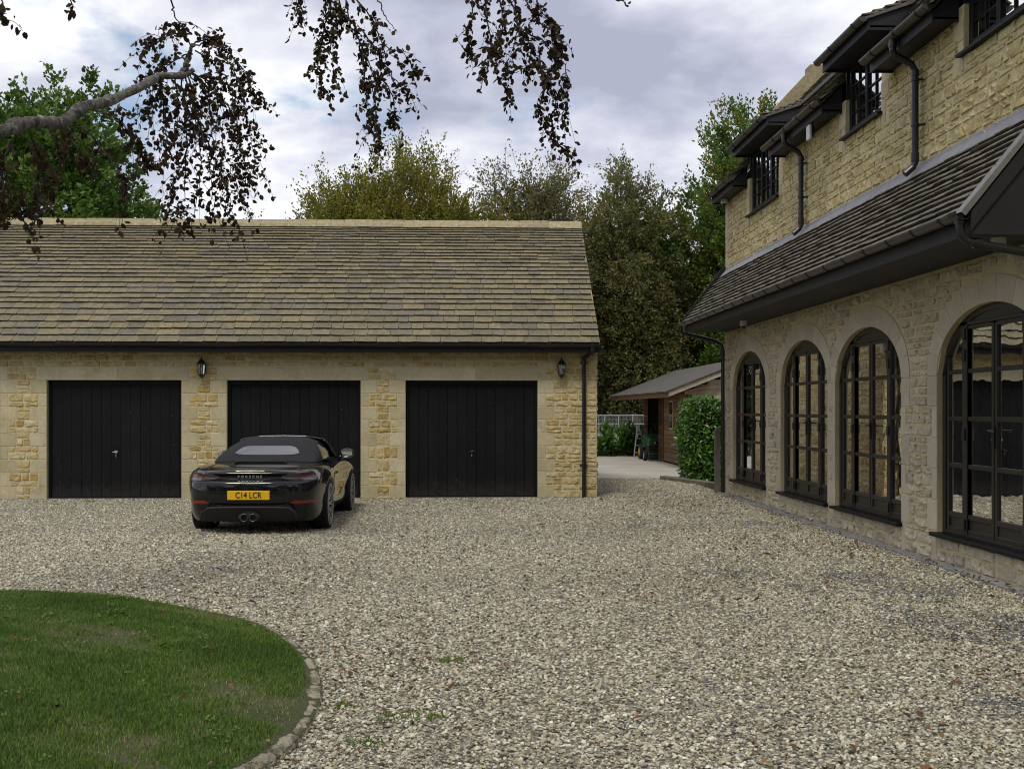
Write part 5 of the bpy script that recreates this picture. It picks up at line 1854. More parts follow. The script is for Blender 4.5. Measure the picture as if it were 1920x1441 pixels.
# windscreen and its frame
V = []
for i in range(9):
    u = i / 8 * 2 - 1
    V += [(u * .60, 2.40 - .02 * u * u, 1.165 - .05 * abs(u) ** 3), (u * .70, 3.02 - .25 * u * u, .865 - .02 * u * u)]
MB().add(V, [(2 * i, 2 * i + 2, 2 * i + 3, 2 * i + 1) for i in range(8)]).build('windscreen', M['carglass'], CAR, smooth=True)
mb = MB()
for sd in (-1, 1):
    mb.tube([(sd * .585, 2.36, 1.125), (sd * .64, 2.56, 1.03), (sd * .705, 2.80, .862)], .022, 8)
mb.tube([(-.585, 2.37, 1.135), (-.3, 2.42, 1.176), (0, 2.425, 1.182), (.3, 2.42, 1.176), (.585, 2.37, 1.135)], .018, 8)
mb.build('windscreen_frame', M['paint'], CAR, smooth=True)
# rear deck: raised spoiler slot and lid joints
mb = MB()
mb.box(-.33, .33, .80, .83, .862, .895, .006); mb.box(-.33, -.31, .70, .82, .858, .885, .004); mb.box(.31, .33, .70, .82, .858, .885, .004)
mb.build('brake_light_bar', M['cargap'], CAR)
for sd in (-1, 1):
    pts_ = []
    for k in range(10):
        x, y = sd * (.60 - .05 * k / 9), .12 + .80 * k / 9
        h = bvh.ray_cast(Vector((x, y, 1.5)), Vector((0, 0, -1)))
        pts_.append((x, y, h[0].z + .001))
    MB().tube(pts_, .0045, 5).build('lid_joint', M['black'], CAR)
    # door joints and handle on the flank
    pts_ = []
    for k in range(9):
        y, z = 1.52 - .05 * math.sin(k / 8 * 3.1), .82 - .55 * k / 8
        h = bvh.ray_cast(Vector((sd * 2, y, z)), Vector((-sd, 0, 0)))
        if h[0]: pts_.append((h[0].x + sd * .001, y, z))
    MB().tube(pts_, .0045, 5).build('door_joint', M['black'], CAR)
    h = bvh.ray_cast(Vector((sd * 2, 1.72, .70)), Vector((-sd, 0, 0)))[0]
    MB().tube([(h.x + sd * .002, 1.62, .70), (h.x + sd * .018, 1.67, .702), (h.x + sd * .018, 1.79, .706), (h.x + sd * .002, 1.84, .706)], .014, 8).build('door_handle', M['paint'], CAR, smooth=True)
    # side air intake behind the door
    V = []
    for i in range(7):
        y = 1.30 + .17 * i / 6
        for j in range(5):
            z = .44 + .26 * j / 4 - .03 * (1 - i / 6)
            hh = bvh.ray_cast(Vector((sd * 2, y, z)), Vector((-sd, 0, 0)))[0]
            V.append((hh.x + sd * .004, y, z))
    MB().add(V, [(i * 5 + j, (i + 1) * 5 + j, (i + 1) * 5 + j + 1, i * 5 + j + 1) for i in range(6) for j in range(4)]).build('air_intake', M['cargap'], CAR)
    # mirror
    mX, mZ = (.905, .935) if sd > 0 else (.855, .90)
    mb = MB()
    mb.lathe([(0, -.075), (.055, -.072), (.085, -.05), (.092, -.01), (.085, .035), (.06, .07), (.0, .09)], lambda a, b_, hh: (sd * mX + a * 1.12, 2.50 + hh, mZ + b_ * .80), 20)
    mb.tube([(sd * .76, 2.52, .85), (sd * .86, 2.52, .90)], [.035, .03], 8)
    mr_ = mb.build('door_mirror', M['paint'], CAR, smooth=True)
    MB().lathe([(0, 0), (.078, 0)], lambda a, b_, hh: (sd * mX + a * 1.08, 2.424 - .003, mZ + b_ * .78), 20).build('mirror_glass', M['mirrorglass'], mr_)

# wheels
for wi, (ya, rr, hw) in enumerate(AX):
    for sd in (-1, 1):
        cx_ = sd * WHX[wi]
        fn = lambda a, b_, h: (cx_ + sd * h, ya + a, rr - .012 + b_)
        mb = MB()
        mb.lathe([(.26, hw - .01), (.255, -hw + .02)], fn, 36)
        mb.lathe([(.245, hw - .004), (.262, hw + .006), (.272, hw), (.262, hw - .012), (.248, hw - .03)], fn, 40)
        for k in range(10):
            a0 = 2 * math.pi * k / 10
            for s2 in (-1, 1):
                a1 = a0 + s2 * .02; a2 = a0 + s2 * .10
                P = [(.05, a1, .012), (.05, a1, -.02), (.255, a2, .0), (.255, a2, -.03)]
                wv0, wv1 = .013, .0085
                V = []
                for (rad, an, h) in ((.05, a1, hw - .035), (.15, (a1 + a2) / 2, hw - .018), (.256, a2, hw - .006)):
                    wv = .013 if rad < .1 else .0095
                    for (dw, dh) in ((-wv, 0), (wv, 0), (wv, -.022), (-wv, -.022)):
                        V.append(fn(rad * math.cos(an) - dw * math.sin(an), rad * math.sin(an) + dw * math.cos(an), h + dh))
                Fq = []
                for i in range(2):
                    for j in range(4): Fq.append((i * 4 + j, i * 4 + (j + 1) % 4, (i + 1) * 4 + (j + 1) % 4, (i + 1) * 4 + j))
                mb.add(V, Fq)
        mb.lathe([(0, hw - .02), (.035, hw - .022), (.06, hw - .034), (.062, hw - .07)], fn, 20)
        wheel = mb.build('wheel', M['alloy'], CAR)
        tb = MB()
        tb.lathe([(.262, hw - .004), (.285, hw + .004), (.315, hw - .002), (.330, hw - .018), (rr, hw - .045), (rr + .001, 0), (rr, -hw + .045), (.330, -hw + .018), (.30, -hw), (.26, -hw + .01)], fn, 44)
        tb.build('tyre', M['tyre'], wheel, smooth=True)
        MB().lathe([(.0, hw - .09), (.17, hw - .09), (.17, hw - .11)], fn, 28).build('brake_disc', M['alloydark'], wheel)


# ------------------------------------------------------------------ vegetation
M['bark'] = mat('grey_beech_bark', (0.17, 0.155, 0.13), 0.9, 0.35, 12, bump=0.8, bscale=30, bdist=0.02, spec=0.2)
M['bark_dark'] = mat('brown_bark', (0.07, 0.058, 0.045), 0.95, 0.3, 6, bump=0.6, bscale=20, bdist=0.02, spec=0.15)
M['twig'] = mat('dark_twig', (0.035, 0.026, 0.022), 0.8, 0.2, 20)


def diamond(P, D, size, r, wid=.6):
    """one folded-free leaf face per point: P base, D growth direction"""
    n = len(P)
    d = D + r.normal(0, .7, (n, 3)); d /= np.linalg.norm(d, axis=1, keepdims=True) + 1e-9
    a = r.normal(0, 1, (n, 3)); a[:, 2] += .8
    s = np.cross(d, a); s /= np.linalg.norm(s, axis=1, keepdims=True) + 1e-9
    L = (size * r.uniform(.65, 1.3, n))[:, None]
    V = np.stack([P, P + d * L * .5 + s * L * wid * .5, P + d * L, P + d * L * .5 - s * L * wid * .5], 1).reshape(-1, 3)
    return V, np.arange(n * 4).reshape(-1, 4)


def crown_tree(name, label, cat, base, trunk_h, cz, rad, ncl, twigs, leaves, lsize, twl, lift, mt, seed, group=None, trunk_r=.18, zmin=None, low=-1.0, lump=.25, bark='bark_dark', visible_only=None, tw_geo=True, part='crown', sig=.05):
    """trunk with limbs reaching into an uneven ellipsoid crown of leafy twigs"""
    r = np.random.default_rng(seed); rp_ = random.Random(seed)
    root = thing(name, label, cat, (base[0], base[1], 0), group=group)
    C = np.array([base[0], base[1], cz]); R = np.array(rad)
    dirs = r.normal(0, 1, (ncl * 3, 3)); dirs /= np.linalg.norm(dirs, axis=1, keepdims=True)
    ph = r.uniform(0, 6.28, 6)
    lp = 1 + lump * (np.sin(dirs[:, 0] * 5 + ph[0]) * np.sin(dirs[:, 2] * 6 + ph[1]) + .6 * np.sin(dirs[:, 1] * 9 + dirs[:, 2] * 8 + ph[2]))
    rr = r.uniform(.25, 1, len(dirs)) ** .55
    P = C + dirs * R * (rr * lp)[:, None]
    P = P[P[:, 2] > (zmin if zmin is not None else cz + low * rad[2])][:ncl]
    out_ = (P - C) / R; out_ /= np.linalg.norm(out_, axis=1, keepdims=True) + 1e-9
    # trunk and limbs
    mb = MB()
    top = cz + rad[2] * .35
    tp = [(base[0] + .12 * math.sin(i * 1.3 + seed) * (i > 0), base[1] + .1 * math.cos(i * 1.7) * (i > 0), -.15 + (top + .15) * i / 7) for i in range(8)]
    mb.tube(tp, [trunk_r * (1.35 if i == 0 else 1) * (1 - .85 * i / 7) + .012 for i in range(8)], 9)
    mb.build('trunk', M[bark], root)
    lb = MB()
    for k in rp_.sample(range(len(P)), min(len(P), 110)):
        p = Vector(P[k])
        zs = max(trunk_h * .7, min(top * .95, p.z - rp_.uniform(.25, .6) * (abs(p.x - base[0]) + abs(p.y - base[1])) - .3))
        s0 = Vector((base[0], base[1], zs)); mid = (s0 + p) / 2 + Vector((rp_.uniform(-.2, .2), rp_.uniform(-.2, .2), rp_.uniform(-.05, .35)))
        lb.tube([s0, mid, p], [.055, .032, .010], 5, cap=False)
    lb.build('limbs', M[bark], root, fix=False)
    # twigs
    n = len(P)
    T0 = np.repeat(P, twigs, 0) + r.normal(0, .11, (n * twigs, 3)); O2 = np.repeat(out_, twigs, 0)
    td = O2 * .75 + np.array([0, 0, lift]) + r.normal(0, .38, (n * twigs, 3)); td /= np.linalg.norm(td, axis=1, keepdims=True)
    tl = twl * r.uniform(.5, 1.25, n * twigs)
    T1 = T0 + td * tl[:, None]
    f = r.uniform(0.05, 1, (n * twigs, leaves))
    sagz = np.array([0, 0, -.18 * twl])
    LP_ = T0[:, None] + (T1 - T0)[:, None] * f[..., None] + sagz * (f ** 2)[..., None] * (1 if lift < 0.3 else 0)
    LP_ = LP_.reshape(-1, 3) + r.normal(0, sig, (n * twigs * leaves, 3))
    D = np.repeat(td, leaves, 0)
    V, F = diamond(LP_, D, lsize, r)
    tone = np.repeat(np.repeat(r.normal(0, .19, n), twigs), leaves)
    rn_ = np.clip(.5 + tone + r.normal(0, .16, len(LP_)), 0, 1)
    cr = npmesh(part, V, F, np.repeat(rn_, 4), mt, root)
    if tw_geo:
        sdv = np.cross(td, r.normal(0, 1, td.shape)); sdv /= np.linalg.norm(sdv, axis=1, keepdims=True) + 1e-9
        w_ = .006
        Vt = np.stack([T0 - sdv * w_ * 1.6, T0 + sdv * w_ * 1.6, T1], 1).reshape(-1, 3)
        npmesh('twigs', Vt, np.arange(len(Vt)).reshape(-1, 3), None, M['twig'], root)
    return root


LM = {}
LM['oak'] = leafmat('fresh_green_leaf', [(0.03, 0.06, 0.012), (0.075, 0.14, 0.022), (0.12, 0.20, 0.034), (0.18, 0.26, 0.06)], .35)
LM['olive'] = leafmat('olive_autumn_leaf', [(0.10, 0.12, 0.018), (0.18, 0.19, 0.026), (0.25, 0.24, 0.035), (0.27, 0.18, 0.03)], .4)
LM['copper'] = leafmat('copper_beech_leaf', [(0.07, 0.082, 0.028), (0.135, 0.148, 0.05), (0.20, 0.20, 0.07), (0.21, 0.14, 0.062), (0.28, 0.275, 0.11)], .45)
LM['poplar'] = leafmat('green_gold_leaf', [(0.04, 0.085, 0.016), (0.08, 0.155, 0.025), (0.125, 0.205, 0.036), (0.22, 0.22, 0.03), (0.40, 0.25, 0.025)], .38, pos=[0, .3, .62, .85, 1])
LM['bush'] = leafmat('dusty_bush_leaf', [(0.07, 0.085, 0.025), (0.13, 0.14, 0.042), (0.19, 0.185, 0.055), (0.28, 0.26, 0.06)], .35)
LM['under'] = leafmat('deep_green_leaf', [(0.025, 0.05, 0.014), (0.055, 0.10, 0.025), (0.09, 0.145, 0.04), (0.13, 0.18, 0.055)], .35)
LM['far'] = leafmat('woodland_leaf', [(0.012, 0.022, 0.008), (0.03, 0.05, 0.014), (0.055, 0.08, 0.022)], .2)
LM['coppergreen'] = leafmat('bronze_green_leaf', [(0.075, 0.095, 0.03), (0.14, 0.165, 0.05), (0.21, 0.225, 0.075), (0.22, 0.16, 0.065), (0.30, 0.31, 0.11)], .45)
LM['laurel'] = leafmat('glossy_laurel_leaf', [(0.028, 0.075, 0.012), (0.055, 0.14, 0.018), (0.10, 0.215, 0.03), (0.16, 0.29, 0.06)], .18, .3, .5)
LM['purple'] = leafmat('dark_copper_leaf', [(0.018, 0.012, 0.009), (0.04, 0.027, 0.016), (0.07, 0.05, 0.022), (0.10, 0.09, 0.025), (0.16, 0.06, 0.02)], .38, .6, .12, pos=[0, .35, .7, .96, 1])

crown_tree('broadleaf_tree', 'full fresh green broadleaf tree rising behind the garage ridge', 'tree', (-16.9, 45), 4, 8.7, (4.7, 4.4, 4.8), 1250, 4, 18, .20, .8, .35, LM['oak'], 1, zmin=5.2, trunk_r=.35, lump=.2, tw_geo=False)
crown_tree('hornbeam_tree', 'domed olive and russet tree with feathery twigs behind the garage ridge', 'tree', (-2.65, 40), 3, 6.0, (3.25, 3.0, 3.5), 1300, 5, 18, .10, .95, .75, LM['olive'], 2, zmin=4.4, trunk_r=.22, lump=.16)
crown_tree('copper_beech', 'dark copper beech with loose open top behind the garage gable', 'tree', (2.25, 41), 3, 5.9, (1.5, 1.7, 3.7), 800, 5, 15, .10, .85, .35, LM['copper'], 3, zmin=1.5, trunk_r=.22, lump=.32, group='copper beeches behind the garage')
crown_tree('copper_beech', 'tall copper beech sweeping to the ground between garage and shed', 'tree', (5.95, 44), 3, 5.2, (1.85, 2.0, 4.6), 1500, 5, 16, .11, .85, .12, LM['coppergreen'], 4, zmin=.4, trunk_r=.25, lump=.28, group='copper beeches behind the garage')
crown_tree('poplar_tree', 'green tree turning gold at the top behind the house eaves', 'tree', (12.4, 44), 3, 6.6, (4.5, 3.4, 5.6), 2200, 5, 17, .14, .75, .8, LM['poplar'], 5, zmin=2.0, trunk_r=.28, lump=.22)
crown_tree('sapling', 'small faint sapling top peeping over the garage ridge', 'tree', (-8.4, 46), 3, 7.6, (.5, .5, 1.5), 30, 4, 8, .10, .5, .8, LM['bush'], 6, zmin=6, trunk_r=.06)
for (lab, bx_, by_, cz_, rd, k_, mt_, sd_) in (
        ('dusty green bush with yellowed sprays behind the shed roof', 7.4, 47, 3.2, (2.6, 1.8, 3.1), 480, 'bush', 11),
        ('deep green bush below the poplar behind the shed', 9.6, 48.5, 3.8, (2.5, 1.8, 3.6), 460, 'under', 12),
        ('olive green bush behind the mesh trailer', 4.2, 49, 1.7, (2.9, 1.6, 1.9), 420, 'bush', 13),
        ('dark green undergrowth bush at the foot of the copper beech', 6.6, 46.5, 2.1, (2.1, 1.6, 2.3), 380, 'under', 14),
        ('bright yellow-green bush close behind the trailer cage', 6.3, 50.5, 1.9, (2.3, 1.4, 2.0), 300, 'oak', 15),
        ('green bush behind the garage, mirrored in the farthest french window', -.7, 42.5, 2.4, (2.6, 1.6, 2.7), 360, 'under', 16)):
    crown_tree('bush', lab, 'bush', (bx_, by_), .4, cz_, rd, k_, 6, 16, .13, .6, .3, LM[mt_], sd_, group='bushes beyond the yard', zmin=.1, trunk_r=.07, lump=.25, tw_geo=False)


# laurel hedge at the house corner
def laurel_leaves(P, Nn, size, seed, drop=(0, 0, -.25)):
    r = np.random.default_rng(seed)
    n = len(P)
    V, F = leaf_array(P, size, nrm=Nn, seed=seed, wid=.42, drop=np.array([drop]) + Nn * .35)
    return V, F, np.repeat(np.clip(r.normal(.5, .22, n), 0, 1), 6)


hedge = thing('laurel_hedge', 'clipped glossy green laurel hedge beside the house corner', 'hedge', (5.3, 24.6, 0))
r = np.random.default_rng(77)
HXa, HXb, HYa, HYb, HZ = 4.58, 7.2, 23.75, 25.3, 1.68


def hedge_pts(n):
    P, Nn = [], []
    k = int(n * .62)
    P.append(np.stack([r.uniform(HXa, HXb, k), HYa + r.normal(0, .035, k) + .08, r.uniform(.03, HZ, k)], 1)); Nn.append(np.tile([[0, -1., .25]], (k, 1)))
    k = int(n * .23)
    P.append(np.stack([HXa + r.normal(0, .035, k) + .06, r.uniform(HYa, HYb, k), r.uniform(.03, HZ, k)], 1)); Nn.append(np.tile([[-1., 0, .25]], (k, 1)))
    k = int(n * .22)
    P.append(np.stack([r.uniform(HXa, HXb, k), r.uniform(HYa, HYb, k), HZ + r.normal(0, .03, k) - .02], 1)); Nn.append(np.tile([[0., -.2, 1.]], (k, 1)))
    P = np.concatenate(P); Nn = np.concatenate(Nn)
    P[:, 1] += .03 * np.sin(P[:, 2] * 5 + P[:, 0] * 3); P[:, 0] += np.where(P[:, 0] < HXa + .3, .05 * np.sin(P[:, 2] * 4 + 1), 0)
    return P, Nn


P, Nn = hedge_pts(8200)
V, F, rn_ = laurel_leaves(P, Nn, .10, 3)
npmesh('foliage', V, F, rn_, LM['laurel'], hedge)
MB().box(HXa + .16, HXb - .1, HYa + .2, HYb - .1, .0, HZ - .16, .12).build('shade_core', mat('hedge_inner_shade', (0.012, 0.014, 0.008), .95, .3, 8), hedge)  # near-black box standing in for the shade inside the hedge

for (lab, lx, ly, h_, sd_) in (('young laurel shrub with upright sprays against the garage corner', 3.55, 37.4, 1.05, 1), ('young laurel shrub with tall leading shoots before the trailer', 4.75, 37.6, 1.22, 2), ('smaller laurel shrub by the trailer drawbar', 5.35, 37.9, 1.05, 3), ('low spreading laurel shrub between its taller neighbours', 4.15, 37.5, .72, 4)):
    root = thing('laurel_shrub', lab, 'shrub', (lx, ly, 0), group='young laurels before the trailer')
    rr_ = np.random.default_rng(sd_ + 40); rq = random.Random(sd_)
    st = MB(); PP, NN = [], []
    for k in range(22):
        a, o_ = rq.uniform(0, 6.28), rq.uniform(.02, .30)
        hh = h_ * (1 - .7 * o_) * rq.uniform(.6, 1.05)
        tipp = Vector((lx + math.cos(a) * o_ * 1.6, ly + math.sin(a) * o_ * 1.2, hh))
        b0_ = Vector((lx + math.cos(a) * .08, ly + math.sin(a) * .08, 0)); md = (tipp + b0_) / 2 + Vector((math.cos(a) * .06, math.sin(a) * .06, 0))
        st.tube([b0_, md, tipp], [.012, .008, .004], 5)
        n = 38
        f = rr_.uniform(.12, 1, n)[:, None]
        pos = (1 - f) ** 2 * np.array(b0_) + 2 * f * (1 - f) * np.array(md) + f ** 2 * np.array(tipp)
        PP.append(pos); an = rr_.uniform(0, 6.28, n); NN.append(np.stack([np.cos(an), np.sin(an), np.full(n, .9)], 1))
    st.build('stems', M['twig'], root, fix=False)
    P, Nn = np.concatenate(PP), np.concatenate(NN)
    V, F, rn_ = laurel_leaves(P, Nn, .15, sd_ + 9, drop=(0, 0, .45))
    npmesh('foliage', V, F, rn_, LM['laurel'], root)

# weeping beech overhead: trunk stands on the lawn outside the frame
TW=[
('fork',[(-2.88,12.12,4.94),(-2.82,12.06,5.07),(-2.75,11.96,5.18)]),
('t',[(-2.82,12.22,5.26),(-2.96,12.14,5.36),(-3.15,12.05,5.26),(-3.25,12.03,5.13)]),
('t',[(-2.85,12.32,5.29),(-2.64,12.39,5.37),(-2.43,12.44,5.19),(-2.25,12.37,4.9),(-2.17,12.37,4.7)]),
('t',[(-2.88,12.42,5.3),(-2.65,12.34,5.3),(-2.44,12.23,5.08),(-2.29,12.16,4.73),(-2.24,12.26,4.37),(-2.15,12.33,3.97)]),
('t',[(-2.82,12.12,4.96),(-2.59,12.18,4.84),(-2.52,12.11,4.49),(-2.43,12.06,4.05),(-2.28,12.08,3.66)]),
('t',[(-2.87,12.22,4.96),(-2.7,12.3,4.82),(-2.64,12.39,4.39),(-2.64,12.29,3.93),(-2.61,12.32,3.52)]),
('t',[(-2.88,12.02,4.87),(-2.85,12.02,4.58),(-2.81,11.94,4.13),(-2.83,11.94,3.7),(-2.89,11.84,3.39)]),
('t',[(-2.86,11.72,4.77),(-2.86,11.81,4.47),(-2.9,11.82,4.18)]),
('t',[(-2.89,11.32,4.65),(-3.0,11.43,4.47),(-3.09,11.45,4.35)]),
('t',[(-2.94,11.43,4.65),(-2.92,11.51,4.34),(-2.89,11.51,3.98)]),
('t',[(-2.89,12.52,5.27),(-3.12,12.56,5.18),(-3.31,12.55,5.05),(-3.35,12.47,4.97)]),
('t',[(-2.84,12.12,4.93),(-2.75,12.19,4.51),(-2.71,12.08,3.94),(-2.77,11.98,3.34)]),
('t',[(-2.89,12.42,5.04),(-2.52,12.36,4.72),(-2.34,12.36,4.28),(-2.29,12.35,3.86)]),
('t',[(-2.81,12.32,5.24),(-2.59,12.43,5.08),(-2.41,12.35,4.67),(-2.38,12.33,4.16),(-2.39,12.26,3.92)]),
('t',[(-2.85,12.02,4.9),(-2.73,11.96,4.4),(-2.91,11.94,3.86),(-2.99,12.0,3.54)]),
('t',[(-2.85,12.22,4.9),(-2.71,12.23,4.36),(-2.51,12.32,3.88),(-2.39,12.22,3.43)]),
('t',[(-3.06,9.93,3.98),(-2.91,9.86,3.94),(-2.82,9.92,3.81),(-2.71,9.94,3.66),(-2.58,9.87,3.56)]),
('t',[(-3.15,9.53,3.78),(-3.02,9.45,3.73),(-2.89,9.43,3.59),(-2.73,9.32,3.4),(-2.67,9.36,3.28)]),
('t',[(-3.18,8.73,3.5),(-3.17,8.84,3.36),(-3.21,8.9,3.13),(-3.34,9.01,2.94)]),
('t',[(-3.22,8.43,3.42),(-3.24,8.38,3.19),(-3.24,8.5,3.0),(-3.28,8.56,2.92)]),
('t',[(-3.09,8.93,3.58),(-3.08,9.04,3.4),(-3.16,9.07,3.2),(-3.25,9.15,3.03)]),
('t',[(-3.37,8.54,3.44),(-3.38,8.47,3.16),(-3.28,8.45,3.03)]),
('t',[(-3.02,9.03,3.64),(-2.91,8.99,3.43),(-2.85,9.1,3.38)]),
('t',[(-1.62,11.57,5.83),(-1.61,11.45,5.43),(-1.59,11.34,5.21)]),
('t',[(-1.38,11.46,5.8),(-1.36,11.53,5.35),(-1.42,11.5,5.08),(-1.42,11.45,4.81),(-1.36,11.35,4.52)]),
('t',[(-1.39,11.56,5.78),(-1.31,11.54,5.3),(-1.3,11.47,4.97),(-1.24,11.36,4.6)]),
('t',[(-1.23,11.66,5.87),(-1.14,11.57,5.32),(-1.01,11.61,5.07),(-0.9,11.52,4.68),(-0.87,11.41,4.28),(-0.83,11.41,3.98)]),
('t',[(-1.19,11.76,5.7),(-0.93,11.87,5.42),(-0.82,11.77,5.15),(-0.63,11.77,5.07),(-0.48,11.83,4.9)]),
('t',[(-1.0,11.45,5.17),(-0.8,11.56,4.9),(-0.67,11.55,4.71),(-0.56,11.48,4.59)]),
('t',[(-1.02,11.65,5.13),(-0.98,11.54,4.63),(-0.94,11.52,4.23)]),
('t',[(-0.89,11.34,4.78),(-0.71,11.43,4.55),(-0.7,11.51,4.32)]),
('t',[(-1.29,11.66,5.77),(-1.22,11.54,5.46),(-1.16,11.48,5.28)]),
('bare',[(-0.93,11.55,5.68),(-0.82,11.47,5.43),(-0.76,11.4,5.28),(-0.66,11.49,5.19)]),
('t',[(0.04,11.01,5.64),(0.06,10.9,5.16),(0.01,11.0,5.04),(0.04,11.02,4.85)]),
('t',[(0.14,11.1,5.68),(0.21,11.08,5.17),(0.26,11.17,4.95),(0.39,11.2,4.76),(0.4,11.27,4.48)]),
('t',[(0.34,11.2,5.72),(0.49,11.19,5.21),(0.56,11.09,5.03),(0.66,11.01,4.8),(0.57,11.11,4.73)]),
('t',[(0.43,10.99,5.64),(0.64,11.09,5.23),(0.81,11.04,5.07),(0.89,11.07,4.88),(0.99,11.14,4.59),(0.91,11.18,4.27)]),
('t',[(0.59,11.09,5.63),(0.72,11.09,5.28),(0.86,11.12,5.15)]),
('t',[(0.68,10.98,4.9),(0.73,10.92,4.58),(0.86,11.02,4.46),(0.81,11.13,4.26)]),
('t',[(0.78,10.88,4.67),(0.7,10.99,4.35),(0.75,11.1,4.17),(0.93,11.14,3.99)]),
('t',[(0.57,11.19,5.11),(0.81,11.27,4.99),(0.87,11.18,4.7)]),
('t',[(0.26,10.8,5.57),(0.35,10.83,5.14),(0.3,10.73,4.86),(0.15,10.66,4.55)]),
('t',[(0.45,11.29,5.66),(0.49,11.31,5.15),(0.45,11.37,4.86)]),
('t',[(-3.22,8.13,4.52),(-3.14,8.06,4.28),(-3.07,7.94,4.09)]),
('t',[(-2.84,8.52,4.71),(-2.79,8.4,4.44),(-2.8,8.49,4.35)]),
('t',[(-2.27,9.1,4.89),(-2.27,9.17,4.63),(-2.25,9.24,4.55),(-2.21,9.33,4.51)]),
('t',[(1.17,8.96,4.93),(1.22,9.05,4.72),(1.23,8.98,4.61)]),
]
LIMB= [(-4.052, 7.066, 2.865, 0.1), (-3.683, 7.852, 3.197, 0.088), (-3.37, 8.64, 3.535, 0.077), (-3.286, 9.037, 3.662, 0.075), (-3.181, 9.433, 3.814, 0.075), (-3.141, 9.832, 3.988, 0.07), (-3.055, 10.429, 4.258, 0.063), (-2.941, 11.425, 4.689, 0.054), (-2.854, 12.022, 4.912, 0.045), (-2.774, 12.119, 4.963, 0.03)]
beech = thing('weeping_beech', 'weeping copper beech overhead, lichened limb and leafy sprays hanging into view', 'tree', (-5.6, 5.9, .12))
mb = MB()
mb.tube([(-5.6, 5.9, 0.0), (-5.58, 5.92, .5), (-5.5, 6.0, 1.6), (-5.4, 6.1, 2.8), (-5.2, 6.3, 4.4), (-4.9, 6.7, 6.0), (-4.6, 7.2, 7.4)], [.34, .26, .235, .22, .19, .15, .10], 14)
mb.build('trunk', M['bark'], beech, smooth=True)
M['limbbark'] = rmat('lichened_beech_bark', [(0.16, 0.148, 0.125), (0.19, 0.178, 0.15)], 'obj', rough=.9, var=.35, vscale=16, bump=1.0, bscale=40, bdist=.03, stain=[((0.045, 0.04, 0.032), .47, .56, 13.0), ((0.48, 0.47, 0.40), .57, .64, 11.0)])
# limb in view, resampled and knobbled
LPT = [(-5.45, 6.05, 2.45, .15), (-4.8, 6.5, 2.66, .115)] + [tuple(q) for q in LIMB]
lp_, lrr = [], []
rq = random.Random(8)
for a, b_ in zip(LPT, LPT[1:]):
    for k in range(7):
        u = k / 7
        j = .009
        lp_.append((a[0] + (b_[0] - a[0]) * u + rq.uniform(-j, j), a[1] + (b_[1] - a[1]) * u, a[2] + (b_[2] - a[2]) * u + rq.uniform(-j, j) + .022 * math.sin(len(lp_) * .42) * (len(lp_) > 14)))
        kn = .016 * max(0, math.sin((len(lp_)) * .83)) ** 6
        lrr.append((a[3] + (b_[3] - a[3]) * u) * .62 * rq.uniform(.86, 1.12) + kn)
mb = MB(); mb.tube(lp_, lrr, 14)
mb.build('limb', M['limbbark'], beech, smooth=True)
mb = MB()
mb.tube([(-5.2, 6.3, 4.4), (-4.4, 7.6, 5.6), (-3.2, 9.4, 6.3), (-2.0, 10.8, 6.35), (-1.3, 11.5, 6.1), (-1.15, 11.6, 5.75)], [.11, .09, .07, .05, .03, .015], 10)
mb.tube([(-4.9, 6.7, 6.0), (-3.6, 7.8, 6.9), (-1.9, 9.2, 7.1), (-.5, 10.3, 6.7), (.3, 10.9, 6.1), (.5, 11.0, 5.75)], [.11, .09, .075, .055, .03, .015], 10)
mb.tube([(-3.6, 7.8, 6.9), (-2.8, 8.3, 6.2), (-2.5, 8.9, 5.2)], [.04, .025, .01], 6)
mb.tube([(-1.9, 9.2, 7.1), (0.2, 9.0, 6.4), (1.2, 8.9, 5.2)], [.04, .025, .008], 6)
mb.tube([(-3.2, 9.4, 6.3), (-3.6, 8.4, 5.6), (-3.6, 8.0, 4.9)], [.03, .02, .008], 6)
mb.build('high_limbs', M['bark'], beech, smooth=True)
r = np.random.default_rng(5)
LPb, LD = [], []
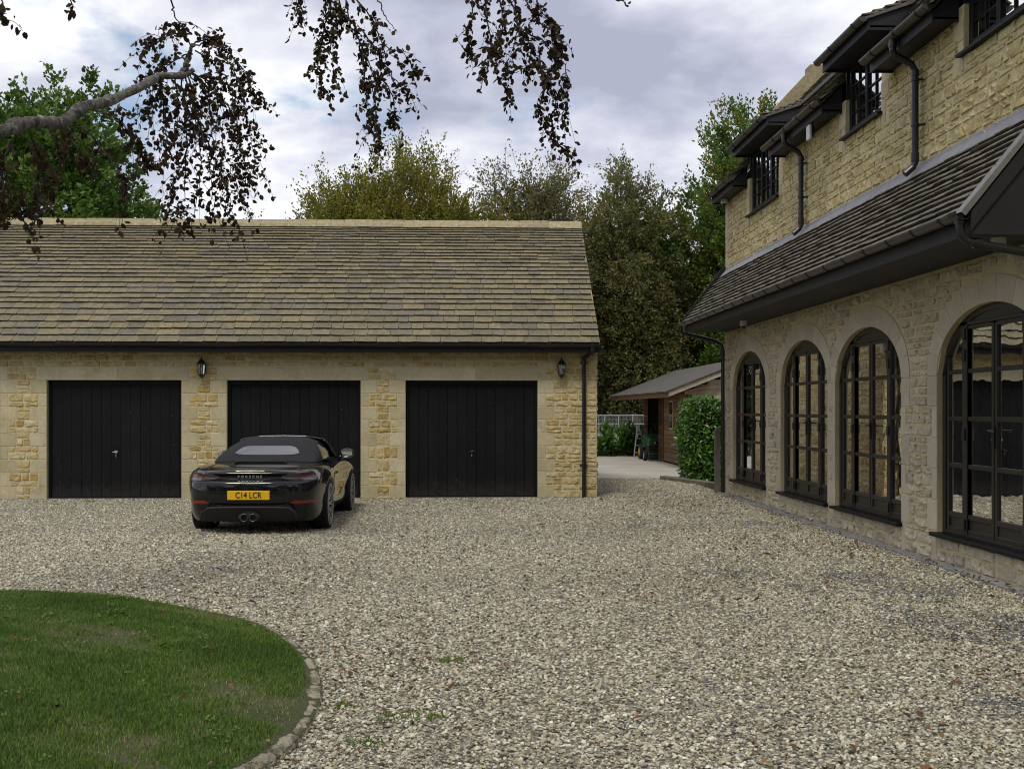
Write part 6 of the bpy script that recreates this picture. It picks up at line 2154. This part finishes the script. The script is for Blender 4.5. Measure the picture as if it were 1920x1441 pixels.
for kind, pts_ in TW:
    tg = MB()
    pts_ = [np.array(p) for p in pts_]
    dn = []
    for i in range(len(pts_) - 1):
        p0, p1, p2, p3 = pts_[max(i - 1, 0)], pts_[i], pts_[i + 1], pts_[min(i + 2, len(pts_) - 1)]
        for k in range(7):
            u = k / 7
            dn.append(.5 * (2 * p1 + (p2 - p0) * u + (2 * p0 - 5 * p1 + 4 * p2 - p3) * u * u + (3 * p1 - p0 - 3 * p2 + p3) * u ** 3) + r.normal(0, .008, 3))
    dn.append(pts_[-1])
    nn_ = len(dn)
    if kind == 'fork':
        tg.tube([tuple(p) for p in dn], [.034 - .02 * i / nn_ for i in range(nn_)], 8); tg.build('fork', M['limbbark'], beech); continue
    tg.tube([tuple(p) for p in dn], [.009 * (1 - .75 * i / nn_) for i in range(nn_)], 5)
    if kind == 'bare':
        tg.build('bare_twig', M['twig'], beech, fix=False); continue
    lowleft = np.array(pts_)[:, 1].mean() < 10.2 and pts_[0][2] < 4.2
    tip = pts_[0][0] < -2.2 and not lowleft
    small = np.array(pts_)[:, 1].mean() < 9.4 and pts_[0][2] > 4.0
    d0 = np.linalg.norm(pts_[0][:2])
    for i in range(int(nn_ * (.72 if small else .12)), nn_):
        p = dn[i]; tdir = dn[min(i + 1, nn_ - 1)] - dn[max(i - 1, 0)]; tdir /= np.linalg.norm(tdir) + 1e-9
        for _ in range(1 if small or lowleft else 2):
            LPb.append(p + r.normal(0, .012, 3)); sdv = r.normal(0, 1, 3); LD.append(tdir * .4 + sdv * .8 + np.array([0, 0, -.35]))
        if r.uniform() < (.2 if small else .42 if lowleft else .95 if tip else .72):                               # side twiglet with its own leaves
            sdv = r.normal(0, 1, 3); sdv[1] *= .8; sdv /= np.linalg.norm(sdv)
            q = p.copy(); ln_ = r.uniform(.10, .34) if tip else r.uniform(.07, .24); dv = sdv * .75 + tdir * .5; pl = [p]
            for s_ in range(4):
                q = q + dv * ln_ / 4; dv = dv + np.array([0, 0, -.35]); pl.append(q.copy())
                for _ in range(2):
                    LPb.append(q + r.normal(0, .012, 3)); LD.append(dv * .3 + r.normal(0, .8, 3) + np.array([0, 0, -.4]))
            tg.tube([tuple(v) for v in pl], [.0035, .003, .0025, .002, .0015], 4, cap=False)
    tg.build('hanging_branchlet', M['twig'], beech, fix=False)
# rest of the crown, unseen above the frame, enlarged to darken the foreground
cn = r.normal(0, 1, (2400, 3)); cn /= np.linalg.norm(cn, axis=1, keepdims=True)
cc = np.array([-1.8, 3.4, 6.6]) + cn * np.array([5.8, 4.6, 2.3]) * r.uniform(.2, 1, (2400, 1)) ** .5
cc = np.repeat(cc, 9, 0) + r.normal(0, .18, (21600, 3))
pc, ps_ = math.cos(PSI), math.sin(PSI)
dep = cc[:, 0] * ps_ + cc[:, 1] * pc; lat = cc[:, 0] * pc - cc[:, 1] * ps_
cc = cc[(cc[:, 2] > CAMZ + .36 * np.maximum(dep, 0) + .25) | (lat < -.46 * dep - .4)]
LPb += list(cc); LD += list(r.normal(0, .8, cc.shape) + np.array([[0, 0, -.4]]))
LPb = np.array(LPb); LD = np.array(LD)
n = len(LPb)
d = LD / (np.linalg.norm(LD, axis=1, keepdims=True) + 1e-9)
a = r.normal(0, 1, (n, 3)); s = np.cross(d, a); s /= np.linalg.norm(s, axis=1, keepdims=True) + 1e-9
u = np.cross(s, d)
L_ = (.060 * r.uniform(.5, 1.25, n))[:, None]; W_ = L_ * .33; f = L_ * r.uniform(.0, .14, n)[:, None]
V = np.stack([LPb, LPb + d * L_ * .28 + s * W_ * .95 + u * f, LPb + d * L_ * .68 + s * W_ * .9 + u * f, LPb + d * L_, LPb + d * L_ * .68 - s * W_ * .9 + u * f, LPb + d * L_ * .28 - s * W_ * .95 + u * f], 1).reshape(-1, 3)
b_ = np.arange(n)[:, None] * 6
F = np.concatenate([b_ + np.array([[0, 1, 2, 3]]), b_ + np.array([[0, 3, 4, 5]])])
npmesh('leaves', V, F, np.repeat(np.clip(r.beta(2, 2.6, n), 0, 1), 6), LM['purple'], beech)

# the garden's far trees behind the viewpoint, seen only in paint and glass
r = np.random.default_rng(91)
wc = np.stack([r.uniform(-34, 30, 1500), r.uniform(-24, -15, 1500), 12.5 * r.uniform(0, 1, 1500) ** .8], 1)
wc[:, 2] *= .75 + .3 * np.sin(wc[:, 0] * .55 + 1)
wp = np.repeat(wc, 12, 0) + r.normal(0, .55, (18000, 3))
V, F = diamond(wp, np.tile([[0, 0, .4]], (len(wp), 1)), .75, r)
V[:, 2] = np.maximum(V[:, 2], -.1)
tag(npmesh('woodland', V, F, np.repeat(r.uniform(0, 1, len(wp)), 4), LM['far']), 'belt of garden trees behind the viewpoint, mirrored in paint and glass', 'woodland', kind='stuff')


# ------------------------------------------------------------------ timber shed, mower, trailer and small things by the yard
M['shedwood'] = rmat('orange_brown_shiplap', [(0.145, 0.08, 0.04), (0.175, 0.10, 0.052), (0.12, 0.066, 0.033), (0.21, 0.125, 0.066)], 'obj', var=.2, vscale=8, bump=.2, bscale=60)
M['greywood'] = rmat('weathered_grey_shiplap', [(0.34, 0.27, 0.21), (0.40, 0.325, 0.25), (0.30, 0.24, 0.185)], 'obj', var=.2, vscale=6, bump=.2, bscale=60)
M['felt'] = mat('mineral_roof_felt', (0.085, 0.076, 0.068), .95, .3, 6, bump=.6, bscale=200, bdist=.004)
shed = thing('timber_shed', 'brown timber shed with low felted roof and weathered gable beyond the hedge', 'shed', (6.5, 31, 0))
SX, SY0, SY1, JY = 5.62, 28.9, 39.2, 33.2
EZ, SLP, EX, RXs = 1.93, .39, 4.95, 7.1
core = MB()
core.box(SX + .02, 8.6, SY0 + .03, JY, 0, 2.05); core.box(5.47, 6.3, 35.04, 35.3, 0, 2.05); core.box(6.3, 8.6, JY, SY1, 0, 2.05)
core.build('dark_interior', M['black'], shed)  # black solid fill standing in for the unlit inside of the shed
z = .06
while z < 2.0:
    h = .125
    MB().box(SX - .012, SX + .02, SY0, JY - .0, z + .003, z + h - .003, .006).build('shiplap_board', M['shedwood'], shed)
    MB().box(SX - .13, SX - .012, JY - .025, JY + .0, z + .003, z + h - .003, .005).build('shiplap_board', M['shedwood'], shed)
    MB().box(5.34, 5.46, 34.97, 35.02, z + .003, z + h - .003, .005).build('shiplap_board', M['shedwood'], shed)
    z += h
MB().box(SX - .035, SX + .0, JY - .09, JY + .005, .0, 2.03, .004).build('corner_post', M['shedwood'], shed)
# gable boards
z = 1.50
while z < 2.8:
    h = .125
    xa = max(SX - .2, EX + (z + h - EZ) / SLP + .22) if z > EZ - .1 else SX - .02
    xb = 2 * RXs - xa
    if xb - xa > .2: MB().box(xa, xb, SY0 - .03, SY0 + .0, z + .003, z + h - .003, .005).build('gable_board', M['greywood'], shed)
    z += h
fas = MB(); fas.box(EX, EX + .025, 28.6, 39.7, EZ - .13, EZ - .005, .003)
fas.build('eaves_board', M['shedwood'], shed)
bg_ = MB(); bg_.prism([(EX, EZ - .12), (RXs, EZ + (RXs - EX) * SLP - .12), (RXs, EZ + (RXs - EX) * SLP), (EX, EZ)], lambda u, v, t_: (u, t_, v), 28.60, 28.625)
bg_.build('barge_board', M['greywood'], shed)
rf = MB(); zr = EZ + (RXs - EX) * SLP
rf.prism([(EX - .04, EZ - .0), (RXs, zr + .015), (2 * RXs - EX + .04, EZ), (2 * RXs - EX + .04, EZ + .03), (RXs, zr + .05), (EX - .04, EZ + .03)], lambda u, v, t_: (u, t_, v), 28.56, 39.74)
rf.build('felt_roof', M['felt'], shed)
sof = MB(); sof.prism([(EX + .03, EZ - .04), (SX + .4, EZ + .16), (SX + .4, EZ + .14), (EX + .03, EZ - .06)], lambda u, v, t_: (u, t_, v), 28.63, 39.6)
sof.build('soffit', M['shedwood'], shed)
wn_ = MB(); wn_.box(SX - .03, SX - .012, 31.55, 32.05, .95, 1.75, .004)
wf = wn_.build('shed_window', M['greywood'], shed)
MB().box(SX - .036, SX - .030, 31.60, 32.0, 1.0, 1.70).build('pane', M['carglass'], wf)
MB().box(5.50, 5.68, 35.2, 35.22, 1.18, 1.66, .004).build('notice_board', M['white'], shed)
dr = MB(); dr.box(SX - .03, SX - .012, 29.6, 30.6, .05, 1.9, .004)
dd_ = dr.build('shed_door', M['shedwood'], shed)
for z in (.35, 1.0, 1.3):
    MB().box(SX - .045, SX - .031, 30.3, 30.62, z - .03, z + .03, .004).build('strap_hinge', M['zinc'], dd_)
MB().tube([(SX - .02, JY - .16, .1), (SX - .02, JY - .16, 1.98)], .012, 6).build('cable_conduit', M['blackplastic'], shed)

# ride-on mower in the doorway
mow = thing('ride_on_mower', 'green ride-on mower with black grille standing in the shed doorway', 'mower', (5.56, 34.15, .012))
M['mgreen'] = mat('green_mower_paint', (0.012, 0.06, 0.018), .35, .1, 6, spec=.5, coat=.4)
M['myellow'] = mat('yellow_wheel_hub', (0.55, 0.40, 0.02), .45, .1, 8)
mx0, my0 = 5.50, 33.75
V = []
for (y, hw, z0, z1, tp) in ((0, .205, .47, .60, .62), (.05, .225, .45, .64, .665), (.25, .235, .45, .69, .72), (.6, .245, .45, .74, .78), (.85, .25, .45, .76, .80)):
    V += [(mx0 - hw, my0 + y, z0), (mx0 - hw, my0 + y, z1), (mx0 - hw * .72, my0 + y, tp), (mx0 + hw * .72, my0 + y, tp), (mx0 + hw, my0 + y, z1), (mx0 + hw, my0 + y, z0)]
F = [(i * 6 + k, i * 6 + (k + 1) % 6, (i + 1) * 6 + (k + 1) % 6, (i + 1) * 6 + k) for i in range(4) for k in range(6)] + [tuple(range(6)), tuple(range(24, 30))]
MB().add(V, F).build('bonnet', M['mgreen'], mow)
g_ = MB()
g_.box(mx0 - .215, mx0 + .215, my0 - .02, my0 + .6, .24, .455, .01)
for z in (.27, .31, .35, .39, .43): g_.box(mx0 - .20, mx0 + .20, my0 - .035, my0 - .018, z - .011, z + .011, .003)
g_.build('grille', M['blackplastic'], mow)
MB().box(mx0 - .17, mx0 + .17, my0 - .012, my0 - .0, .50, .575, .004).build('lamp_panel', M['carglass'], mow)
MB().box(mx0 - .055, mx0 - .005, my0 - .018, my0 - .013, .515, .56, .003).build('badge', M['myellow'], mow)
MB().box(mx0 - .22, mx0 + .22, my0 - .05, my0 + .02, .185, .245, .012).build('front_bumper', M['mgreen'], mow)
MB().box(mx0 - .24, mx0 + .24, my0 - .08, my0 + .55, .10, .18, .015).build('chassis', M['blackplastic'], mow)
MB().box(mx0 - .22, mx0 + .22, my0 + 1.0, my0 + 1.4, .50, .60, .03).build('seat', M['blackplastic'], mow)
MB().box(mx0 - .22, mx0 + .22, my0 + 1.36, my0 + 1.44, .58, .92, .03).build('seat_back', M['blackplastic'], mow)
MB().box(mx0 - .22, mx0 + .42, my0 + .95, my0 + 1.6, .36, .50, .05).build('rear_wings', M['mgreen'], mow)
sw_ = MB(); sw_.tube([(mx0, my0 + .78, .72), (mx0, my0 + .9, .95)], .015, 8)
sw_.tube([(mx0 + .15 * math.cos(k * math.pi / 8), my0 + .9 + .07 * math.sin(k * math.pi / 8), .95 + .13 * math.sin(k * math.pi / 8)) for k in range(17)], .012, 6)
sw_.build('steering_wheel', M['blackplastic'], mow)
for (wx, wy, wr, ww) in ((-.30, .12, .155, .09), (.30, .12, .155, .09), (-.24, 1.30, .24, .12), (.34, 1.30, .24, .12)):
    fn = lambda a, b_, h: (mx0 + wx + h, my0 + wy + a, .012 + wr + b_)
    wb_ = MB(); wb_.lathe([(0, -ww * .45), (wr * .55, -ww * .45), (wr * .58, 0), (wr * .55, ww * .45), (0, ww * .45)], fn, 16)
    wo = wb_.build('wheel', M['myellow'], mow)
    tb = MB(); tb.lathe([(wr * .56, -ww * .5), (wr * .9, -ww * .5), (wr, -ww * .3), (wr, ww * .3), (wr * .9, ww * .5), (wr * .56, ww * .5)], fn, 20); tb.build('tyre', M['tyre'], wo)

# mesh-sided trailer
tr = thing('cage_trailer', 'galvanised trailer with tall mesh sides parked behind the laurels', 'trailer', (5.2, 42, 0))
M['galv'] = mat('galvanised_steel', (0.52, 0.53, 0.55), .45, .12, 6, metal=.35)
TX0, TX1, TY0, TY1 = 2.9, 6.43, 41.4, 43.2
bd = MB(); bd.box(TX0, TX1, TY0, TY0 + .03, .26, .57, .01); bd.box(TX0, TX1, TY1 - .03, TY1, .26, .57, .01); bd.box(TX1 - .03, TX1, TY0 + .03, TY1 - .03, .26, .57, .01); bd.box(TX0, TX0 + .03, TY0 + .03, TY1 - .03, .26, .57, .01)
bd.box(TX0 + .03, TX1 - .03, TY0 + .03, TY1 - .03, .27, .31)
bd.build('body', M['galv'], tr)
fr = MB()
for y_ in (TY0 + .015, TY1 - .015):
    for k in range(8):
        x = TX0 + .02 + (TX1 - TX0 - .04) * k / 7
        fr.tube([(x, y_, .57), (x, y_, 1.30)], .016, 6)
    for z in (1.30, .98, .60): fr.tube([(TX0, y_, z), (TX1, y_, z)], .016 if z > 1.2 else .011, 6)
for x in (TX0 + .015, TX1 - .015):
    for z in (1.30, .98, .60): fr.tube([(x, TY0, z), (x, TY1, z)], .014, 6)
fr.build('cage_frame', M['galv'], tr)
for y_ in (TY0 + .015, TY1 - .015):
    ms = MB()
    x = TX0
    while x < TX1:
        ms.box(x - .0025, x + .0025, y_ - .0025, y_ + .0025, .60, 1.30); x += .05
    z = .62
    while z < 1.3:
        ms.box(TX0, TX1, y_ - .0065, y_ - .003, z - .0025, z + .0025); z += .05
    ms.build('mesh_panel', M['galv'], tr, fix=False)
for (x, y_) in ((4.3, TY0 - .10), (4.9, TY0 - .10), (4.3, TY1 + .10), (4.9, TY1 + .10)):
    fn = lambda a, b_, h: (x + a, y_ + h, .26 + b_)
    q = MB(); q.lathe([(0, -.06), (.15, -.06), (.15, .06), (0, .06)], fn, 18); wo = q.build('wheel', M['galv'], tr)
    q = MB(); q.lathe([(.15, -.08), (.24, -.08), (.262, -.05), (.262, .05), (.24, .08), (.15, .08)], fn, 22); q.build('tyre', M['tyre'], wo)
MB().box(3.95, 5.25, TY0 - .19, TY0 - .005, .54, .565, .008).build('mudguard', M['galv'], tr)
M['amber'] = mat('amber_lamp_lens', (0.6, 0.2, 0.01), .3, 0)
for x in (6.36, 5.35): MB().tube([(x, TY0 - .02, .46), (x, TY0 + .005, .46)], .035, 10).build('side_marker', M['amber'], tr)
for x in (4.75, 6.40): MB().box(x - .02, x + .02, TY0 - .014, TY0 - .001, .52, .56, .004).build('clear_marker', M['white'], tr)
MB().tube([(6.2, TY0 - .05, .02), (6.4, TY0 - .05, .45)], .02, 6).build('prop_stand', M['galv'], tr)
MB().tube([(TX1 - .1, 42.3, .26), (TX1 + .9, 42.3, .24)], .03, 8).build('drawbar', M['galv'], tr)

# short ladder leaning by the shed
ld = thing('step_ladder', 'short aluminium ladder leaning against the shed post', 'ladder', (5.65, 38.5, 0))
q = MB()
for x in (5.42, 5.70): q.tube([(x - .10, 36.9, .01), (x, 36.9, .95)], .018, 6)
q.build('rails', M['galv'], ld)
for k in range(4):
    z = .15 + .22 * k
    MB().box(5.42 - .10 + .10 * z / .95, 5.70 - .10 + .10 * z / .95, 36.885, 36.915, z - .012, z + .012, .003).build('rung', M['galv'], ld)

# timber post and sleeper edging at the house corner
M['posts'] = mat('weathered_oak_post', (0.17, 0.155, 0.12), .9, .25, 8, bump=.6, bscale=40, bdist=.01, streak=.25)
po = MB(); po.prism([(4.505, 0), (4.595, 0), (4.595, 1.16), (4.55, 1.185), (4.505, 1.13)], lambda u, v, t_: (u, t_, v), 21.02, 21.12)
tag(po.build('timber_post', M['posts']), 'square weathered timber post standing beside the corner downpipe', 'post')
sp = MB(); sp.prism([(-.08, -.08), (.08, -.08), (.08, .07), (.06, .085), (-.06, .085), (-.08, .07)], lambda u, v, t_: (4.25 + u + (25.2 - t_) * .26, t_, v), 22.1, 25.15)
tag(sp.build('sleeper_edging', M['posts']), 'low timber sleeper edging the soil in front of the laurel hedge', 'edging')
so = MB(); so.add([(4.3, 25.3, .02), (5.1, 21.9, .02), (7.3, 21.9, .02), (7.3, 25.4, .02)], [(0, 1, 2, 3)])
tag(so.build('soil_bed', mat('dark_soil', (0.05, 0.04, 0.03), .95, .3, 10, bump=.8, bscale=40, bdist=.03)), 'strip of bare dark soil under the laurel hedge', 'soil', kind='structure')

# masses of leaves and fine twigs, too small to pick apart
for kind_of_mass in ('leaves', 'foliage', 'twigs', 'limbs', 'stems', 'crown', 'mesh_panel'):
    for o in list(bpy.data.objects):
        if o.parent is not None and o.name.split('.')[0] == kind_of_mass: o['kind'] = 'stuff'
